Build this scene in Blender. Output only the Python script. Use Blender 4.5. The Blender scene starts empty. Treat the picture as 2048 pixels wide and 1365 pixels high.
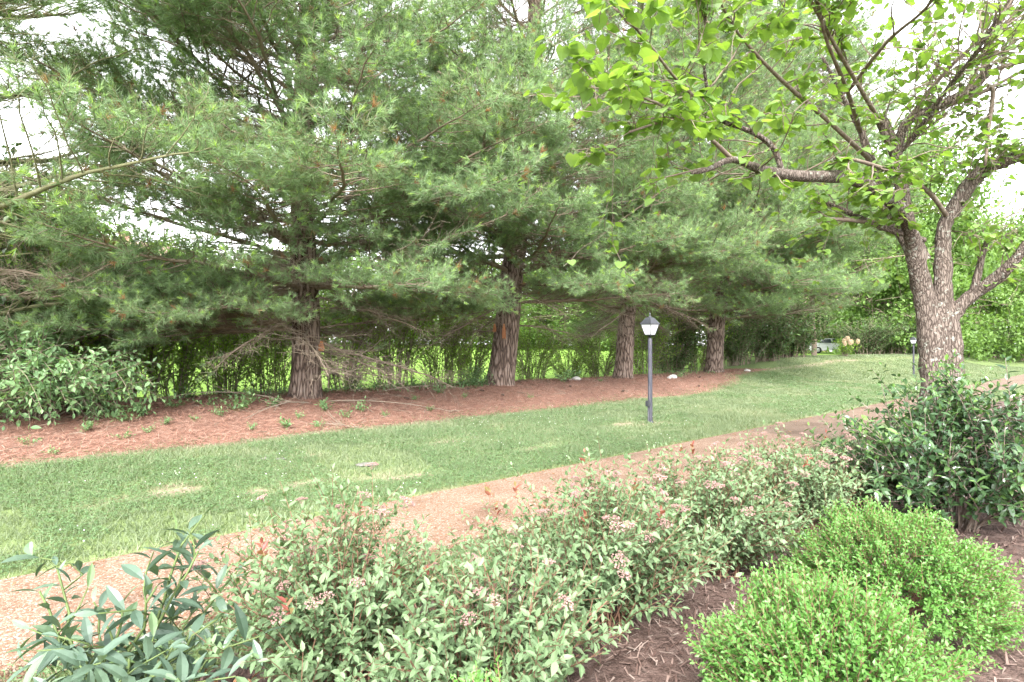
import bpy, math
import numpy as np
from mathutils import Matrix, Vector

# ------------------------------------------------------------------ camera, sky, sun, exposure
SC = bpy.context.scene
COL = SC.collection
R = math.radians

CAM_Z, FPX, PX0, PY0 = 1.45, 1138.0, 1024.0, 700.0     # eye height, focal length and horizon of the 2048 px photograph
cam_d = bpy.data.cameras.new('camera')
cam_d.lens = 20.0; cam_d.sensor_width = 36.0; cam_d.clip_start = 0.05; cam_d.clip_end = 2000.0
cam = bpy.data.objects.new('camera', cam_d); COL.objects.link(cam)
cam.location = (0, 0, CAM_Z); cam.rotation_euler = (R(90.88), 0, 0)
SC.camera = cam

SUN_ELEV, SUN_AZ = 43.0, 188.0                          # azimuth clockwise from +Y: high, behind the camera to the left
world = bpy.data.worlds.new('World'); SC.world = world; world.use_nodes = True
wn = world.node_tree; wn.nodes.clear()
w_out = wn.nodes.new('ShaderNodeOutputWorld'); w_bg = wn.nodes.new('ShaderNodeBackground')
w_sky = wn.nodes.new('ShaderNodeTexSky'); w_sky.sky_type = 'NISHITA'; w_sky.sun_disc = False
w_sky.sun_elevation = R(SUN_ELEV); w_sky.sun_rotation = R(SUN_AZ)
w_sky.air_density = 1.0; w_sky.dust_density = 1.5; w_sky.ozone_density = 1.0
w_hsv = wn.nodes.new('ShaderNodeHueSaturation'); w_hsv.inputs['Saturation'].default_value = 0.10
w_bg.inputs['Strength'].default_value = 0.15
wn.links.new(w_sky.outputs[0], w_hsv.inputs['Color']); wn.links.new(w_hsv.outputs[0], w_bg.inputs[0])
wn.links.new(w_bg.outputs[0], w_out.inputs[0])

sun_d = bpy.data.lights.new('sun', 'SUN'); sun_d.energy = 1.5; sun_d.angle = R(24); sun_d.color = (1.0, 0.96, 0.90)
sun = bpy.data.objects.new('sun', sun_d); COL.objects.link(sun)
_az, _el = R(SUN_AZ), R(SUN_ELEV)
sdir = Vector((math.sin(_az) * math.cos(_el), math.cos(_az) * math.cos(_el), math.sin(_el)))
sun.rotation_euler = sdir.to_track_quat('Z', 'Y').to_euler()

SC.view_settings.view_transform = 'Standard'; SC.view_settings.look = 'None'
SC.view_settings.exposure = 2.82; SC.view_settings.gamma = 1.0; SC.view_settings.use_curve_mapping = False
cy = SC.cycles
cy.max_bounces = 6; cy.diffuse_bounces = 5; cy.glossy_bounces = 2; cy.transmission_bounces = 5; cy.transparent_max_bounces = 4
cy.use_adaptive_sampling = True; cy.adaptive_threshold = 0.02
cy.caustics_reflective = False; cy.caustics_refractive = False
cy.use_denoising = True; cy.denoiser = 'OPENIMAGEDENOISE'; cy.denoising_input_passes = 'RGB_ALBEDO_NORMAL'; cy.denoising_prefilter = 'NONE'

# ------------------------------------------------------------------ helpers
U2 = np.array([0.744, 0.668]); M2 = np.array([-0.668, 0.744])   # along the footpath / across it, away from the camera

def xy(t, s):
    return np.stack([t * U2[0] + s * M2[0], t * U2[1] + s * M2[1]], -1)

def ts(x, y):
    return x * U2[0] + y * U2[1], x * M2[0] + y * M2[1]

def sm(a, b, v):
    k = np.clip((v - a) / (b - a), 0, 1)
    return k * k * (3 - 2 * k)

_perm = np.random.default_rng(5).random((256, 256))
def vnoise(x, y, f=1.0, seed=0):
    x = np.asarray(x, float) * f + seed * 17.3 + 1000; y = np.asarray(y, float) * f + seed * 9.1 + 1000
    xi = np.floor(x).astype(int); yi = np.floor(y).astype(int)
    u = x - xi; v = y - yi; u = u * u * (3 - 2 * u); v = v * v * (3 - 2 * v)
    g = lambda a, b: _perm[a % 256, b % 256]
    return (g(xi, yi) * (1 - u) + g(xi + 1, yi) * u) * (1 - v) + (g(xi, yi + 1) * (1 - u) + g(xi + 1, yi + 1) * u) * v

def fbm(x, y, f=1.0, seed=0, o=3):
    r = 0; a = 0.5
    for k in range(o):
        r = r + a * vnoise(x, y, f * 2 ** k, seed + k * 3); a *= 0.5
    return r / (1 - 0.5 ** o)

def straw_front(t):
    return 9.15 + 0.012 * t + 2.3 * sm(15, 26.5, t) + 0.5 * (fbm(t, t * 0, 0.55, 2) - 0.5)

def Zts(t, s):
    t = np.asarray(t, float); s = np.asarray(s, float)
    right = sm(22, 38, t)
    lawn = 0.07 * sm(5, 9.5, s)
    berm = (0.36 * (1 - right) + 0.0 * right) * sm(9.0, 11.9, s) + 1.0 * right * sm(8.6, 13.6, s)
    back = (1 - right) * (-0.35 * sm(13.3, 16.0, s) + 2.1 * sm(18, 62, s)) + right * (1.1 * sm(22, 62, s))
    near = 0.02 * (fbm(t, s, 0.6, 4) - 0.5) * sm(4.9, 6.0, s)
    return lawn + berm + back + near + 0.05 * (fbm(t, s, 0.9, 8) - 0.5) * sm(9.6, 11.0, s)

def Z(x, y):
    t, s = ts(np.asarray(x, float), np.asarray(y, float)); return Zts(t, s)

def P(px, py, d):                                    # a point of the place: image column and row at a distance d from the camera
    return np.array([(px - PX0) / FPX * d, d, CAM_Z - (py - PY0) / FPX * d])

def G(px, d):                                        # a point on the ground under image column px at distance d
    x = (px - PX0) / FPX * d
    return np.array([x, d, float(Z(x, d))])

def nrm(v):
    v = np.asarray(v, float); return v / np.maximum(np.linalg.norm(v, axis=-1, keepdims=True), 1e-9)

class Buf:
    """collects vertices, triangles/quads and one random number per vertex, then becomes ONE mesh"""
    def __init__(self): self.v = []; self.f3 = []; self.f4 = []; self.r = []; self.m3 = []; self.m4 = []; self.n = 0
    def add(self, v, f, rnd=0.5, mat=0):
        v = np.asarray(v, float).reshape(-1, 3); f = np.asarray(f, int)
        self.v.append(v); self.r.append(np.broadcast_to(np.asarray(rnd, float), (len(v),)))
        if f.shape[1] == 3: self.f3.append(f + self.n); self.m3.append(np.full(len(f), mat))
        else: self.f4.append(f + self.n); self.m4.append(np.full(len(f), mat))
        self.n += len(v)
    def tube(self, pts, rad, segs=5, rnd=0.5, cap=True):
        pts = np.asarray(pts, float); k = len(pts); rad = np.broadcast_to(np.asarray(rad, float), (k,))
        tan = nrm(np.gradient(pts, axis=0))
        ref = np.array([0, 0, 1.0]) if abs(tan[:, 2]).mean() < 0.8 else np.array([1.0, 0, 0])
        a = nrm(np.cross(tan, ref)); b = np.cross(tan, a)
        th = np.linspace(0, 2 * np.pi, segs, endpoint=False)
        v = pts[:, None] + rad[:, None, None] * (np.cos(th)[None, :, None] * a[:, None] + np.sin(th)[None, :, None] * b[:, None])
        i = np.arange(k - 1)[:, None] * segs; j = np.arange(segs)[None]; j2 = (j + 1) % segs
        f = np.stack([i + j, i + j2, i + segs + j2, i + segs + j], -1).reshape(-1, 4)
        self.add(v, f, rnd)
        if cap and segs > 2:
            n0 = self.n - k * segs
            c = self.n; self.v.append(pts[-1:]); self.r.append(np.full(1, rnd)); self.n += 1
            jj = np.arange(segs); base = n0 + (k - 1) * segs
            self.f3.append(np.stack([base + jj, base + (jj + 1) % segs, np.full(segs, c)], -1)); self.m3.append(np.zeros(segs, int))
    def box(self, c, size, rz=0.0, taper=1.0):
        c = np.asarray(c, float); h = np.asarray(size, float) / 2
        v = np.array([[sx * h[0] * (taper if sz < 0 else 1), sy * h[1] * (taper if sz < 0 else 1), sz * h[2]] for sz in (-1, 1) for sx, sy in ((-1, -1), (1, -1), (1, 1), (-1, 1))])
        cs, sn = math.cos(rz), math.sin(rz)
        v = np.stack([v[:, 0] * cs - v[:, 1] * sn, v[:, 0] * sn + v[:, 1] * cs, v[:, 2]], -1) + c
        self.add(v, [[3, 2, 1, 0], [4, 5, 6, 7], [0, 1, 5, 4], [1, 2, 6, 5], [2, 3, 7, 6], [3, 0, 4, 7]])
    def lathe(self, prof, segs=16, c=(0, 0, 0), rnd=0.5):
        prof = np.asarray(prof, float); th = np.linspace(0, 2 * np.pi, segs, endpoint=False); k = len(prof)
        v = np.stack([prof[:, None, 0] * np.cos(th), prof[:, None, 0] * np.sin(th), np.broadcast_to(prof[:, None, 1], (k, segs))], -1) + np.asarray(c, float)
        i = np.arange(k - 1)[:, None] * segs; j = np.arange(segs)[None]; j2 = (j + 1) % segs
        self.add(v, np.stack([i + j, i + j2, i + segs + j2, i + segs + j], -1).reshape(-1, 4), rnd)
    def mesh(self, name, mats, smooth=False, local=None):
        me = bpy.data.meshes.new(name)
        v = np.concatenate(self.v) if self.v else np.zeros((0, 3))
        if local is not None: v = v - np.asarray(local, float)
        f3 = np.concatenate(self.f3) if self.f3 else np.zeros((0, 3), int)
        f4 = np.concatenate(self.f4) if self.f4 else np.zeros((0, 4), int)
        me.vertices.add(len(v)); me.vertices.foreach_set('co', v.astype(np.float32).ravel())
        nl = f3.size + f4.size; npl = len(f3) + len(f4)
        me.loops.add(nl); me.polygons.add(npl)
        me.loops.foreach_set('vertex_index', np.concatenate([f3.ravel(), f4.ravel()]).astype(np.int32))
        me.polygons.foreach_set('loop_start', np.concatenate([np.arange(len(f3)) * 3, f3.size + np.arange(len(f4)) * 4]).astype(np.int32))
        mi = np.concatenate(([np.concatenate(self.m3)] if self.m3 else []) + ([np.concatenate(self.m4)] if self.m4 else []))
        me.polygons.foreach_set('material_index', mi.astype(np.int32))
        me.polygons.foreach_set('use_smooth', np.full(npl, smooth))
        at = me.attributes.new('rnd', 'FLOAT', 'POINT'); at.data.foreach_set('value', np.concatenate(self.r).astype(np.float32))
        for m in (mats if isinstance(mats, (list, tuple)) else [mats]): me.materials.append(m)
        me.update(); me.validate()
        return me

def link(name, data, parent=None, loc=None, rot=None, scale=None):
    o = bpy.data.objects.new(name, data); COL.objects.link(o)
    if parent is not None: o.parent = parent
    if loc is not None: o.location = [float(q) for q in loc]
    if rot is not None: o.rotation_euler = rot
    if scale is not None: o.scale = (scale,) * 3 if np.isscalar(scale) else scale
    return o

def tag(o, label=None, cat=None, group=None, kind=None):
    if label: o['label'] = label
    if cat: o['category'] = cat
    if group: o['group'] = group
    if kind: o['kind'] = kind
    return o

def thing(name, label, cat, loc=(0, 0, 0), rz=0.0, group=None):
    return tag(link(name, None, None, loc, (0, 0, rz)), label, cat, group)

# ---- materials
def new_mat(name):
    m = bpy.data.materials.new(name); m.use_nodes = True; nt = m.node_tree; nt.nodes.clear()
    out = nt.nodes.new('ShaderNodeOutputMaterial'); return m, nt, out

def N(nt, kind, **kw):
    n = nt.nodes.new(kind)
    for k, v in kw.items():
        if k in n.inputs.keys() if hasattr(n.inputs, 'keys') else False: n.inputs[k].default_value = v
        else: setattr(n, k, v)
    return n

def ramp(nt, fac, stops):
    r = nt.nodes.new('ShaderNodeValToRGB'); e = r.color_ramp.elements
    while len(e) < len(stops): e.new(0.5)
    for el, (p, c) in zip(e, stops): el.position = p; el.color = (*c, 1)
    nt.links.new(fac, r.inputs[0]); return r.outputs[0]

def leaf_mat(name, cols, trans=0.4, tcol=(1.15, 1.15, 0.6), rough=0.5, spec=0.4):
    m, nt, out = new_mat(name); L = nt.links.new
    at = nt.nodes.new('ShaderNodeAttribute'); at.attribute_name = 'rnd'
    oi = nt.nodes.new('ShaderNodeObjectInfo')
    ma = nt.nodes.new('ShaderNodeMath'); ma.operation = 'MULTIPLY_ADD'; L(oi.outputs['Random'], ma.inputs[0]); ma.inputs[1].default_value = 0.12; L(at.outputs['Fac'], ma.inputs[2])
    sub = nt.nodes.new('ShaderNodeMath'); sub.operation = 'SUBTRACT'; L(ma.outputs[0], sub.inputs[0]); sub.inputs[1].default_value = 0.06
    k = len(cols); c = ramp(nt, sub.outputs[0], [(i / (k - 1), q) for i, q in enumerate(cols)])
    b = nt.nodes.new('ShaderNodeBsdfPrincipled'); L(c, b.inputs['Base Color'])
    b.inputs['Roughness'].default_value = rough; b.inputs['Specular IOR Level'].default_value = spec
    tr = nt.nodes.new('ShaderNodeBsdfTranslucent'); mul = nt.nodes.new('ShaderNodeMix'); mul.data_type = 'RGBA'; mul.blend_type = 'MULTIPLY'; mul.inputs[0].default_value = 1
    L(c, mul.inputs[6]); mul.inputs[7].default_value = (*tcol, 1); L(mul.outputs[2], tr.inputs[0])
    mx = nt.nodes.new('ShaderNodeMixShader'); mx.inputs[0].default_value = trans
    L(b.outputs[0], mx.inputs[1]); L(tr.outputs[0], mx.inputs[2]); L(mx.outputs[0], out.inputs[0])
    return m

def noise_mat(name, cols, scale=4.0, detail=6.0, rough=0.9, bump=0.3, bscale=None, stretch=(1, 1, 1), attr=0.0, spec=0.2, dist=0.02):
    """mottled matt surface: two sizes of noise through a ramp, with fine relief"""
    m, nt, out = new_mat(name); L = nt.links.new
    tc = nt.nodes.new('ShaderNodeTexCoord'); mp = nt.nodes.new('ShaderNodeMapping'); mp.inputs['Scale'].default_value = stretch
    L(tc.outputs['Object'], mp.inputs[0])
    n1 = nt.nodes.new('ShaderNodeTexNoise'); n1.inputs['Scale'].default_value = scale; n1.inputs['Detail'].default_value = detail; n1.inputs['Roughness'].default_value = 0.65
    L(mp.outputs[0], n1.inputs['Vector'])
    fac = n1.outputs[0]
    cr = nt.nodes.new('ShaderNodeMapRange'); cr.inputs[1].default_value = 0.28; cr.inputs[2].default_value = 0.72; L(fac, cr.inputs[0]); fac = cr.outputs[0]
    if attr:
        at = nt.nodes.new('ShaderNodeAttribute'); at.attribute_name = 'rnd'
        mm = nt.nodes.new('ShaderNodeMix'); mm.data_type = 'FLOAT'; mm.inputs[0].default_value = attr; L(fac, mm.inputs[2]); L(at.outputs['Fac'], mm.inputs[3]); fac = mm.outputs[0]
    k = len(cols); c = ramp(nt, fac, [(i / (k - 1), q) for i, q in enumerate(cols)])
    b = nt.nodes.new('ShaderNodeBsdfPrincipled'); L(c, b.inputs['Base Color']); b.inputs['Roughness'].default_value = rough; b.inputs['Specular IOR Level'].default_value = spec
    n2 = nt.nodes.new('ShaderNodeTexNoise'); n2.inputs['Scale'].default_value = bscale or scale * 4; n2.inputs['Detail'].default_value = 5; L(mp.outputs[0], n2.inputs['Vector'])
    bp = nt.nodes.new('ShaderNodeBump'); bp.inputs['Strength'].default_value = bump; bp.inputs['Distance'].default_value = dist; L(n2.outputs[0], bp.inputs['Height']); L(bp.outputs[0], b.inputs['Normal'])
    L(b.outputs[0], out.inputs[0]); return m

def plain(name, col, rough=0.5, spec=0.4, metal=0.0, var=0.12, scale=9.0):
    d = tuple(max(0, c * (1 - var)) for c in col); e = tuple(min(1, c * (1 + var)) for c in col)
    m = noise_mat(name, [d, e], scale, 4, rough, 0.08, spec=spec, dist=0.004)
    for n in m.node_tree.nodes:
        if n.type == 'BSDF_PRINCIPLED': n.inputs['Metallic'].default_value = metal
    return m

def bark_mat(name, cols, lichen=None, fx=9.0, fz=1.6, bump=0.8, lich_cut=0.58):
    m, nt, out = new_mat(name); L = nt.links.new
    tc = nt.nodes.new('ShaderNodeTexCoord'); mp = nt.nodes.new('ShaderNodeMapping'); mp.inputs['Scale'].default_value = (fx, fx, fz); L(tc.outputs['Object'], mp.inputs[0])
    n0 = nt.nodes.new('ShaderNodeTexNoise'); n0.inputs['Scale'].default_value = 1.2; n0.inputs['Detail'].default_value = 2; L(mp.outputs[0], n0.inputs['Vector'])
    va = nt.nodes.new('ShaderNodeMix'); va.data_type = 'RGBA'; va.blend_type = 'ADD'; va.inputs[0].default_value = 0.8; L(mp.outputs[0], va.inputs[6]); L(n0.outputs['Color'], va.inputs[7])
    vo = nt.nodes.new('ShaderNodeTexVoronoi'); vo.feature = 'DISTANCE_TO_EDGE'; vo.inputs['Scale'].default_value = 1.7; L(va.outputs[2], vo.inputs['Vector'])
    n1 = nt.nodes.new('ShaderNodeTexNoise'); n1.inputs['Scale'].default_value = 5; n1.inputs['Detail'].default_value = 8; n1.inputs['Roughness'].default_value = 0.7; L(mp.outputs[0], n1.inputs['Vector'])
    mr = nt.nodes.new('ShaderNodeMapRange'); mr.inputs[2].default_value = 0.22; L(vo.outputs['Distance'], mr.inputs[0])
    ad = nt.nodes.new('ShaderNodeMath'); ad.operation = 'MULTIPLY'; L(mr.outputs[0], ad.inputs[0]); L(n1.outputs[0], ad.inputs[1])
    k = len(cols); c = ramp(nt, ad.outputs[0], [(0.05 + 0.6 * i / (k - 1), q) for i, q in enumerate(cols)])
    if lichen:
        n3 = nt.nodes.new('ShaderNodeTexNoise'); n3.inputs['Scale'].default_value = 19; n3.inputs['Detail'].default_value = 6; n3.inputs['Roughness'].default_value = 0.65; L(tc.outputs['Object'], n3.inputs['Vector'])
        m3 = nt.nodes.new('ShaderNodeMapRange'); m3.inputs[1].default_value = lich_cut; m3.inputs[2].default_value = lich_cut + 0.05; L(n3.outputs[0], m3.inputs[0])
        mi = nt.nodes.new('ShaderNodeMix'); mi.data_type = 'RGBA'; L(m3.outputs[0], mi.inputs[0]); L(c, mi.inputs[6]); mi.inputs[7].default_value = (*lichen, 1); c = mi.outputs[2]
    b = nt.nodes.new('ShaderNodeBsdfPrincipled'); L(c, b.inputs['Base Color']); b.inputs['Roughness'].default_value = 0.92; b.inputs['Specular IOR Level'].default_value = 0.15
    bp = nt.nodes.new('ShaderNodeBump'); bp.inputs['Strength'].default_value = bump; bp.inputs['Distance'].default_value = 0.03; L(ad.outputs[0], bp.inputs['Height']); L(bp.outputs[0], b.inputs['Normal'])
    L(b.outputs[0], out.inputs[0]); return m

# ---- leaves
def leaf_shape(st, fold=0.25, curl=0.15, back=None):
    """st: (x, half width) along a leaf of length 1; the halves rise by fold, the tip drops by curl"""
    v = []; f = []
    ids = []
    for i, (x, w) in enumerate(st):
        z = -curl * x * x
        if w <= 0: ids.append((len(v),)); v.append((x, 0, z))
        else:
            bx = back[i] if back else 0.0
            ids.append((len(v), len(v) + 1, len(v) + 2)); v += [(x, 0, z), (x + bx, w, z + fold * w), (x + bx, -w, z + fold * w)]
    for a, b in zip(ids, ids[1:]):
        if len(a) == 1 and len(b) == 3: f += [(a[0], b[0], b[1]), (a[0], b[2], b[0])]
        elif len(a) == 3 and len(b) == 3: f += [(a[0], b[0], b[1]), (a[0], b[1], a[1]), (a[0], a[2], b[2]), (a[0], b[2], b[0])]
        else: f += [(a[0], b[0], a[1]), (a[0], a[2], b[0])]
    return np.array(v, float), np.array(f, int)

LEAF_LANCE = leaf_shape([(0, 0), (0.25, 0.15), (0.6, 0.155), (1, 0)], 0.35, 0.22)
LEAF_OVAL = leaf_shape([(0, 0), (0.28, 0.21), (0.62, 0.2), (1, 0)], 0.3, 0.15)
LEAF_SMALL = leaf_shape([(0, 0), (0.5, 0.27), (1, 0)], 0.3, 0.1)
LEAF_HEART = leaf_shape([(0, 0.28), (0.2, 0.52), (0.46, 0.52), (0.74, 0.33), (0.9, 0.13), (1.02, 0)], 0.16, 0.24, [-0.14, 0, 0, 0, 0, 0])
LEAF_LONG = leaf_shape([(0, 0), (0.12, 0.05), (0.35, 0.13), (0.6, 0.145), (0.82, 0.085), (1, 0)], 0.3, 0.3)
LEAF_QUAD = (np.array([(0, 0, 0), (0.5, 0.3, 0.06), (1, 0, -0.08), (0.5, -0.3, 0.06)], float), np.array([(0, 2, 1), (0, 3, 2)]))

def frames(X, Zu):
    X = nrm(X); Y = nrm(np.cross(Zu, X)); Zz = np.cross(X, Y); return np.stack([X, Y, Zz], -1)      # columns

def scatter(buf, shape, pos, X, Zu, scale, rnd):
    v, f = shape; k = len(v); n = len(pos)
    if n == 0: return
    F = frames(X, Zu); V = np.einsum('nij,kj->nki', F, v) * np.asarray(scale)[:, None, None] + pos[:, None]
    FF = (f[None] + (np.arange(n) * k)[:, None, None]).reshape(-1, f.shape[1])
    buf.add(V.reshape(-1, 3), FF, np.repeat(rnd, k))

class Leaves:
    def __init__(self): self.p = []; self.x = []; self.z = []; self.s = []; self.r = []
    def add(self, p, x, z, s, r): self.p.append(p); self.x.append(x); self.z.append(z); self.s.append(s); self.r.append(r)
    def get(self):
        return [np.concatenate(a) for a in (self.p, self.x, self.z, self.s, self.r)]

def hang_leaves(parent, base, LV, shape, mat, n_obj=300, name='leaf', mass='foliage'):
    """the n_obj leaves that show largest become objects of their own, the rest one mass"""
    p, x, z, s, r = LV.get() if isinstance(LV, Leaves) else LV
    base = np.asarray(base, float)
    sel = np.zeros(len(p), bool)
    if n_obj:
        c = p - np.array([0, 0, CAM_Z]); d = np.linalg.norm(c, axis=1)
        inview = (np.abs(c[:, 0] / np.maximum(c[:, 1], 0.05)) < 0.9) & (np.abs(c[:, 2] / np.maximum(c[:, 1], 0.05)) < 0.62) & (c[:, 1] > 0.3)
        cen = p.mean(0); outer = ((p - cen) * nrm(-c)).sum(1)          # on the side that faces the camera
        face = np.abs((frames(x, z)[:, :, 2] * nrm(c)).sum(1))
        sc = s / d * (0.3 + face) * inview * (1 + 1.5 * (outer > np.quantile(outer, 0.6)))
        sel[np.argsort(-sc)[:min(n_obj, len(p))]] = True; sel &= sc > 0
    rest = ~sel
    if rest.any():
        b = Buf(); scatter(b, shape, p[rest], x[rest], z[rest], s[rest], r[rest])
        tag(link(mass, b.mesh(mass, mat, False, base), parent), kind='stuff')
    if sel.any():
        K = 9; ms = []
        for i in range(K):
            b = Buf(); b.add(shape[0], shape[1], i / (K - 1)); ms.append(b.mesh('leaf', mat))
        F = frames(x, z)
        for i in np.nonzero(sel)[0]:
            M = Matrix.Identity(4)
            for a in range(3):
                for c2 in range(3): M[a][c2] = F[i, a, c2] * s[i]
                M[a][3] = p[i, a] - base[a]
            o = bpy.data.objects.new(name, ms[int(np.clip(round(r[i] * (K - 1)), 0, K - 1))]); COL.objects.link(o)
            o.parent = parent; o.matrix_basis = M

def bez(a, b, c, k=7):
    u = np.linspace(0, 1, k)[:, None]; return (1 - u) ** 2 * a + 2 * u * (1 - u) * b + u * u * c

def path_leaves(rng, LV, pts, gap, size, start=0.25, ang=55, upw=0.8, rnd=(0.2, 0.8), tip=0.0, roll=0.6):
    seg = np.linalg.norm(np.diff(pts, axis=0), axis=1); cum = np.concatenate([[0], np.cumsum(seg)]); L = cum[-1]
    n = int(L * (1 - start) / gap)
    if n < 1: return
    q = np.linspace(start * L, L * 0.995, n); pos = np.stack([np.interp(q, cum, pts[:, a]) for a in range(3)], -1)
    tan = nrm(np.stack([np.gradient(pos[:, a]) if n > 1 else np.array([pts[-1, a] - pts[-2, a]]) for a in range(3)], -1))
    ph = np.arange(n) * 2.4 + rng.uniform(0, 6.28); ref = np.array([0.31, 0.52, 0.8]); a = nrm(np.cross(tan, ref)); b = np.cross(tan, a)
    perp = np.cos(ph)[:, None] * a + np.sin(ph)[:, None] * b
    an = np.radians(ang + rng.normal(0, 12, n)); an = np.where(q > 0.93 * L, an * 0.45, an)[:, None]
    x = tan * np.cos(an) + perp * np.sin(an)
    z = nrm(np.array([0, 0, upw]) + (1 - upw) * tan + rng.normal(0, 0.28 * roll / 0.6, (n, 3)))
    r = rng.uniform(*rnd, n) + tip * np.clip((q / L - 0.75) * 4, 0, 1)
    LV.add(pos, x, z, size * rng.uniform(0.65, 1.15, n) * np.where(q > 0.93 * L, 0.75, 1), np.clip(r, 0, 1))

def gen_plant(rng, base, n_stems, H, Rr, base_r=0.12, stem_r=0.006, subs=4, sub_len=0.22, gap=0.03, size=0.05, start=0.3, ang=55, upw=0.8,
              flat=0.75, rnd=(0.15, 0.7), tip=0.25, segs=3, droop=0.0, squash=(1, 1), ends=None, up_sub=0.5):
    W = Buf(); LV = Leaves(); base = np.asarray(base, float)
    for i in range(n_stems):
        az = rng.uniform(0, 2 * np.pi); rho = Rr * math.sqrt(rng.uniform(0.0, 1)); h = H * math.sqrt(max(0.05, 1 - flat * (rho / Rr) ** 2)) * rng.uniform(0.72, 1.06)
        dirv = np.array([math.cos(az) * squash[0], math.sin(az) * squash[1], 0])
        a = base + dirv * base_r * rng.uniform(0.1, 1) ; a[2] -= 0.03
        e = base + dirv * rho + np.array([0, 0, h]) + rng.normal(0, 0.03 * H, 3)
        m = base + dirv * rho * rng.uniform(0.25, 0.5) + np.array([0, 0, h * rng.uniform(0.5, 0.75)])
        pts = bez(a, m, e, 7); W.tube(pts, np.linspace(stem_r, stem_r * 0.35, 7), segs, rng.uniform(0.2, 0.8))
        o_ = rng.normal(0, 0.09); rn = (rnd[0] + o_, rnd[1] + o_)
        path_leaves(rng, LV, pts, gap, size, start, ang, upw, rn, tip)
        if ends is not None: ends.append((pts[-1], nrm(pts[-1] - pts[-2])))
        for k in range(subs):
            u = rng.uniform(max(0.2, start - 0.1) if start > 0.15 else 0.07, 0.95); j = u * 6; j0 = min(int(j), 5); p0 = pts[j0] + (pts[j0 + 1] - pts[j0]) * (j - j0)
            tan = nrm(pts[j0 + 1] - pts[j0]); d = nrm(tan * 0.6 + nrm(rng.normal(0, 1, 3)) * 0.9 + dirv * 0.4 + np.array([0, 0, up_sub - droop]))
            l = sub_len * rng.uniform(0.45, 1.25)
            q = bez(p0, p0 + d * l * 0.5 + np.array([0, 0, 0.1 * l]), p0 + d * l + np.array([0, 0, (0.12 - droop) * l]), 4)
            W.tube(q, np.linspace(stem_r * 0.55, stem_r * 0.2, 4), 3, rng.uniform(0.2, 0.8))
            path_leaves(rng, LV, q, gap, size * rng.uniform(0.75, 1.1), 0.12, ang, upw, rn, tip)
            if ends is not None: ends.append((q[-1], nrm(q[-1] - q[-2])))
    return W, LV

# ------------------------------------------------------------------ colours of the place
M = {}
M['needle'] = leaf_mat('pine needles', [(0.30, 0.17, 0.09), (0.165, 0.245, 0.13), (0.195, 0.285, 0.15), (0.225, 0.33, 0.17), (0.255, 0.365, 0.185), (0.28, 0.40, 0.18), (0.32, 0.46, 0.14), (0.37, 0.54, 0.10)], 0.5, (1.1, 1.12, 0.75), 0.55, 0.35)
M['pine_bark'] = bark_mat('pine bark', [(0.05, 0.036, 0.03), (0.13, 0.092, 0.075), (0.21, 0.155, 0.13), (0.27, 0.225, 0.195)], None, 7.0, 1.3, 1.0)
M['twig'] = noise_mat('pine branch bark', [(0.10, 0.075, 0.055), (0.19, 0.15, 0.115), (0.27, 0.235, 0.19)], 9, 5, 0.95, 0.4, attr=0.5)
M['mossy'] = noise_mat('mossy branch bark', [(0.10, 0.085, 0.06), (0.15, 0.15, 0.08), (0.24, 0.22, 0.17)], 9, 5, 0.95, 0.4, attr=0.3)
M['rb_bark'] = bark_mat('lichen spotted bark', [(0.06, 0.046, 0.039), (0.155, 0.122, 0.104), (0.23, 0.19, 0.165)], (0.27, 0.27, 0.235), 24.0, 5.0, 0.8, 0.58)
M['rb_twig'] = noise_mat('redbud twig bark', [(0.09, 0.065, 0.055), (0.17, 0.13, 0.105), (0.30, 0.28, 0.24)], 14, 5, 0.9, 0.3, attr=0.3)
M['rb_leaf'] = leaf_mat('redbud leaf', [(0.10, 0.18, 0.045), (0.15, 0.26, 0.058), (0.20, 0.325, 0.085), (0.25, 0.36, 0.15)], 0.5, (1.25, 1.25, 0.45), 0.36, 0.7)
M['spirea'] = leaf_mat('spirea leaf', [(0.095, 0.155, 0.07), (0.14, 0.215, 0.105), (0.185, 0.265, 0.145), (0.22, 0.295, 0.165)], 0.3, (1.1, 1.15, 0.5), 0.55, 0.3)
M['spirea_red'] = leaf_mat('red new spirea leaf', [(0.22, 0.06, 0.05), (0.26, 0.105, 0.07), (0.22, 0.22, 0.09)], 0.4, (1.2, 0.9, 0.5), 0.45, 0.4)
M['spirea_stem'] = plain('spirea stem', (0.16, 0.09, 0.06), 0.8, 0.2)
M['flower'] = leaf_mat('dusty pink flower', [(0.27, 0.165, 0.15), (0.35, 0.215, 0.195), (0.42, 0.28, 0.255)], 0.2, (1, 0.9, 0.9), 0.8, 0.1)
M['box'] = leaf_mat('boxwood leaf', [(0.03, 0.085, 0.018), (0.08, 0.20, 0.038), (0.13, 0.29, 0.062), (0.18, 0.355, 0.11)], 0.4, (1.15, 1.2, 0.5), 0.38, 0.5)
M['holly'] = leaf_mat('holly leaf', [(0.04, 0.08, 0.038), (0.062, 0.118, 0.048), (0.105, 0.195, 0.055), (0.18, 0.32, 0.07)], 0.22, (1.1, 1.2, 0.4), 0.2, 0.7)
M['laurel'] = leaf_mat('long dark leaf', [(0.05, 0.085, 0.058), (0.075, 0.12, 0.085), (0.105, 0.16, 0.11), (0.14, 0.22, 0.08)], 0.22, (1.1, 1.2, 0.4), 0.32, 0.55)
M['green_stem'] = plain('green stem', (0.085, 0.12, 0.038), 0.6, 0.3)
M['viburnum'] = leaf_mat('broad shrub leaf', [(0.10, 0.18, 0.08), (0.145, 0.25, 0.115), (0.185, 0.30, 0.14), (0.22, 0.34, 0.15)], 0.35, (1.1, 1.2, 0.5), 0.5, 0.4)
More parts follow.
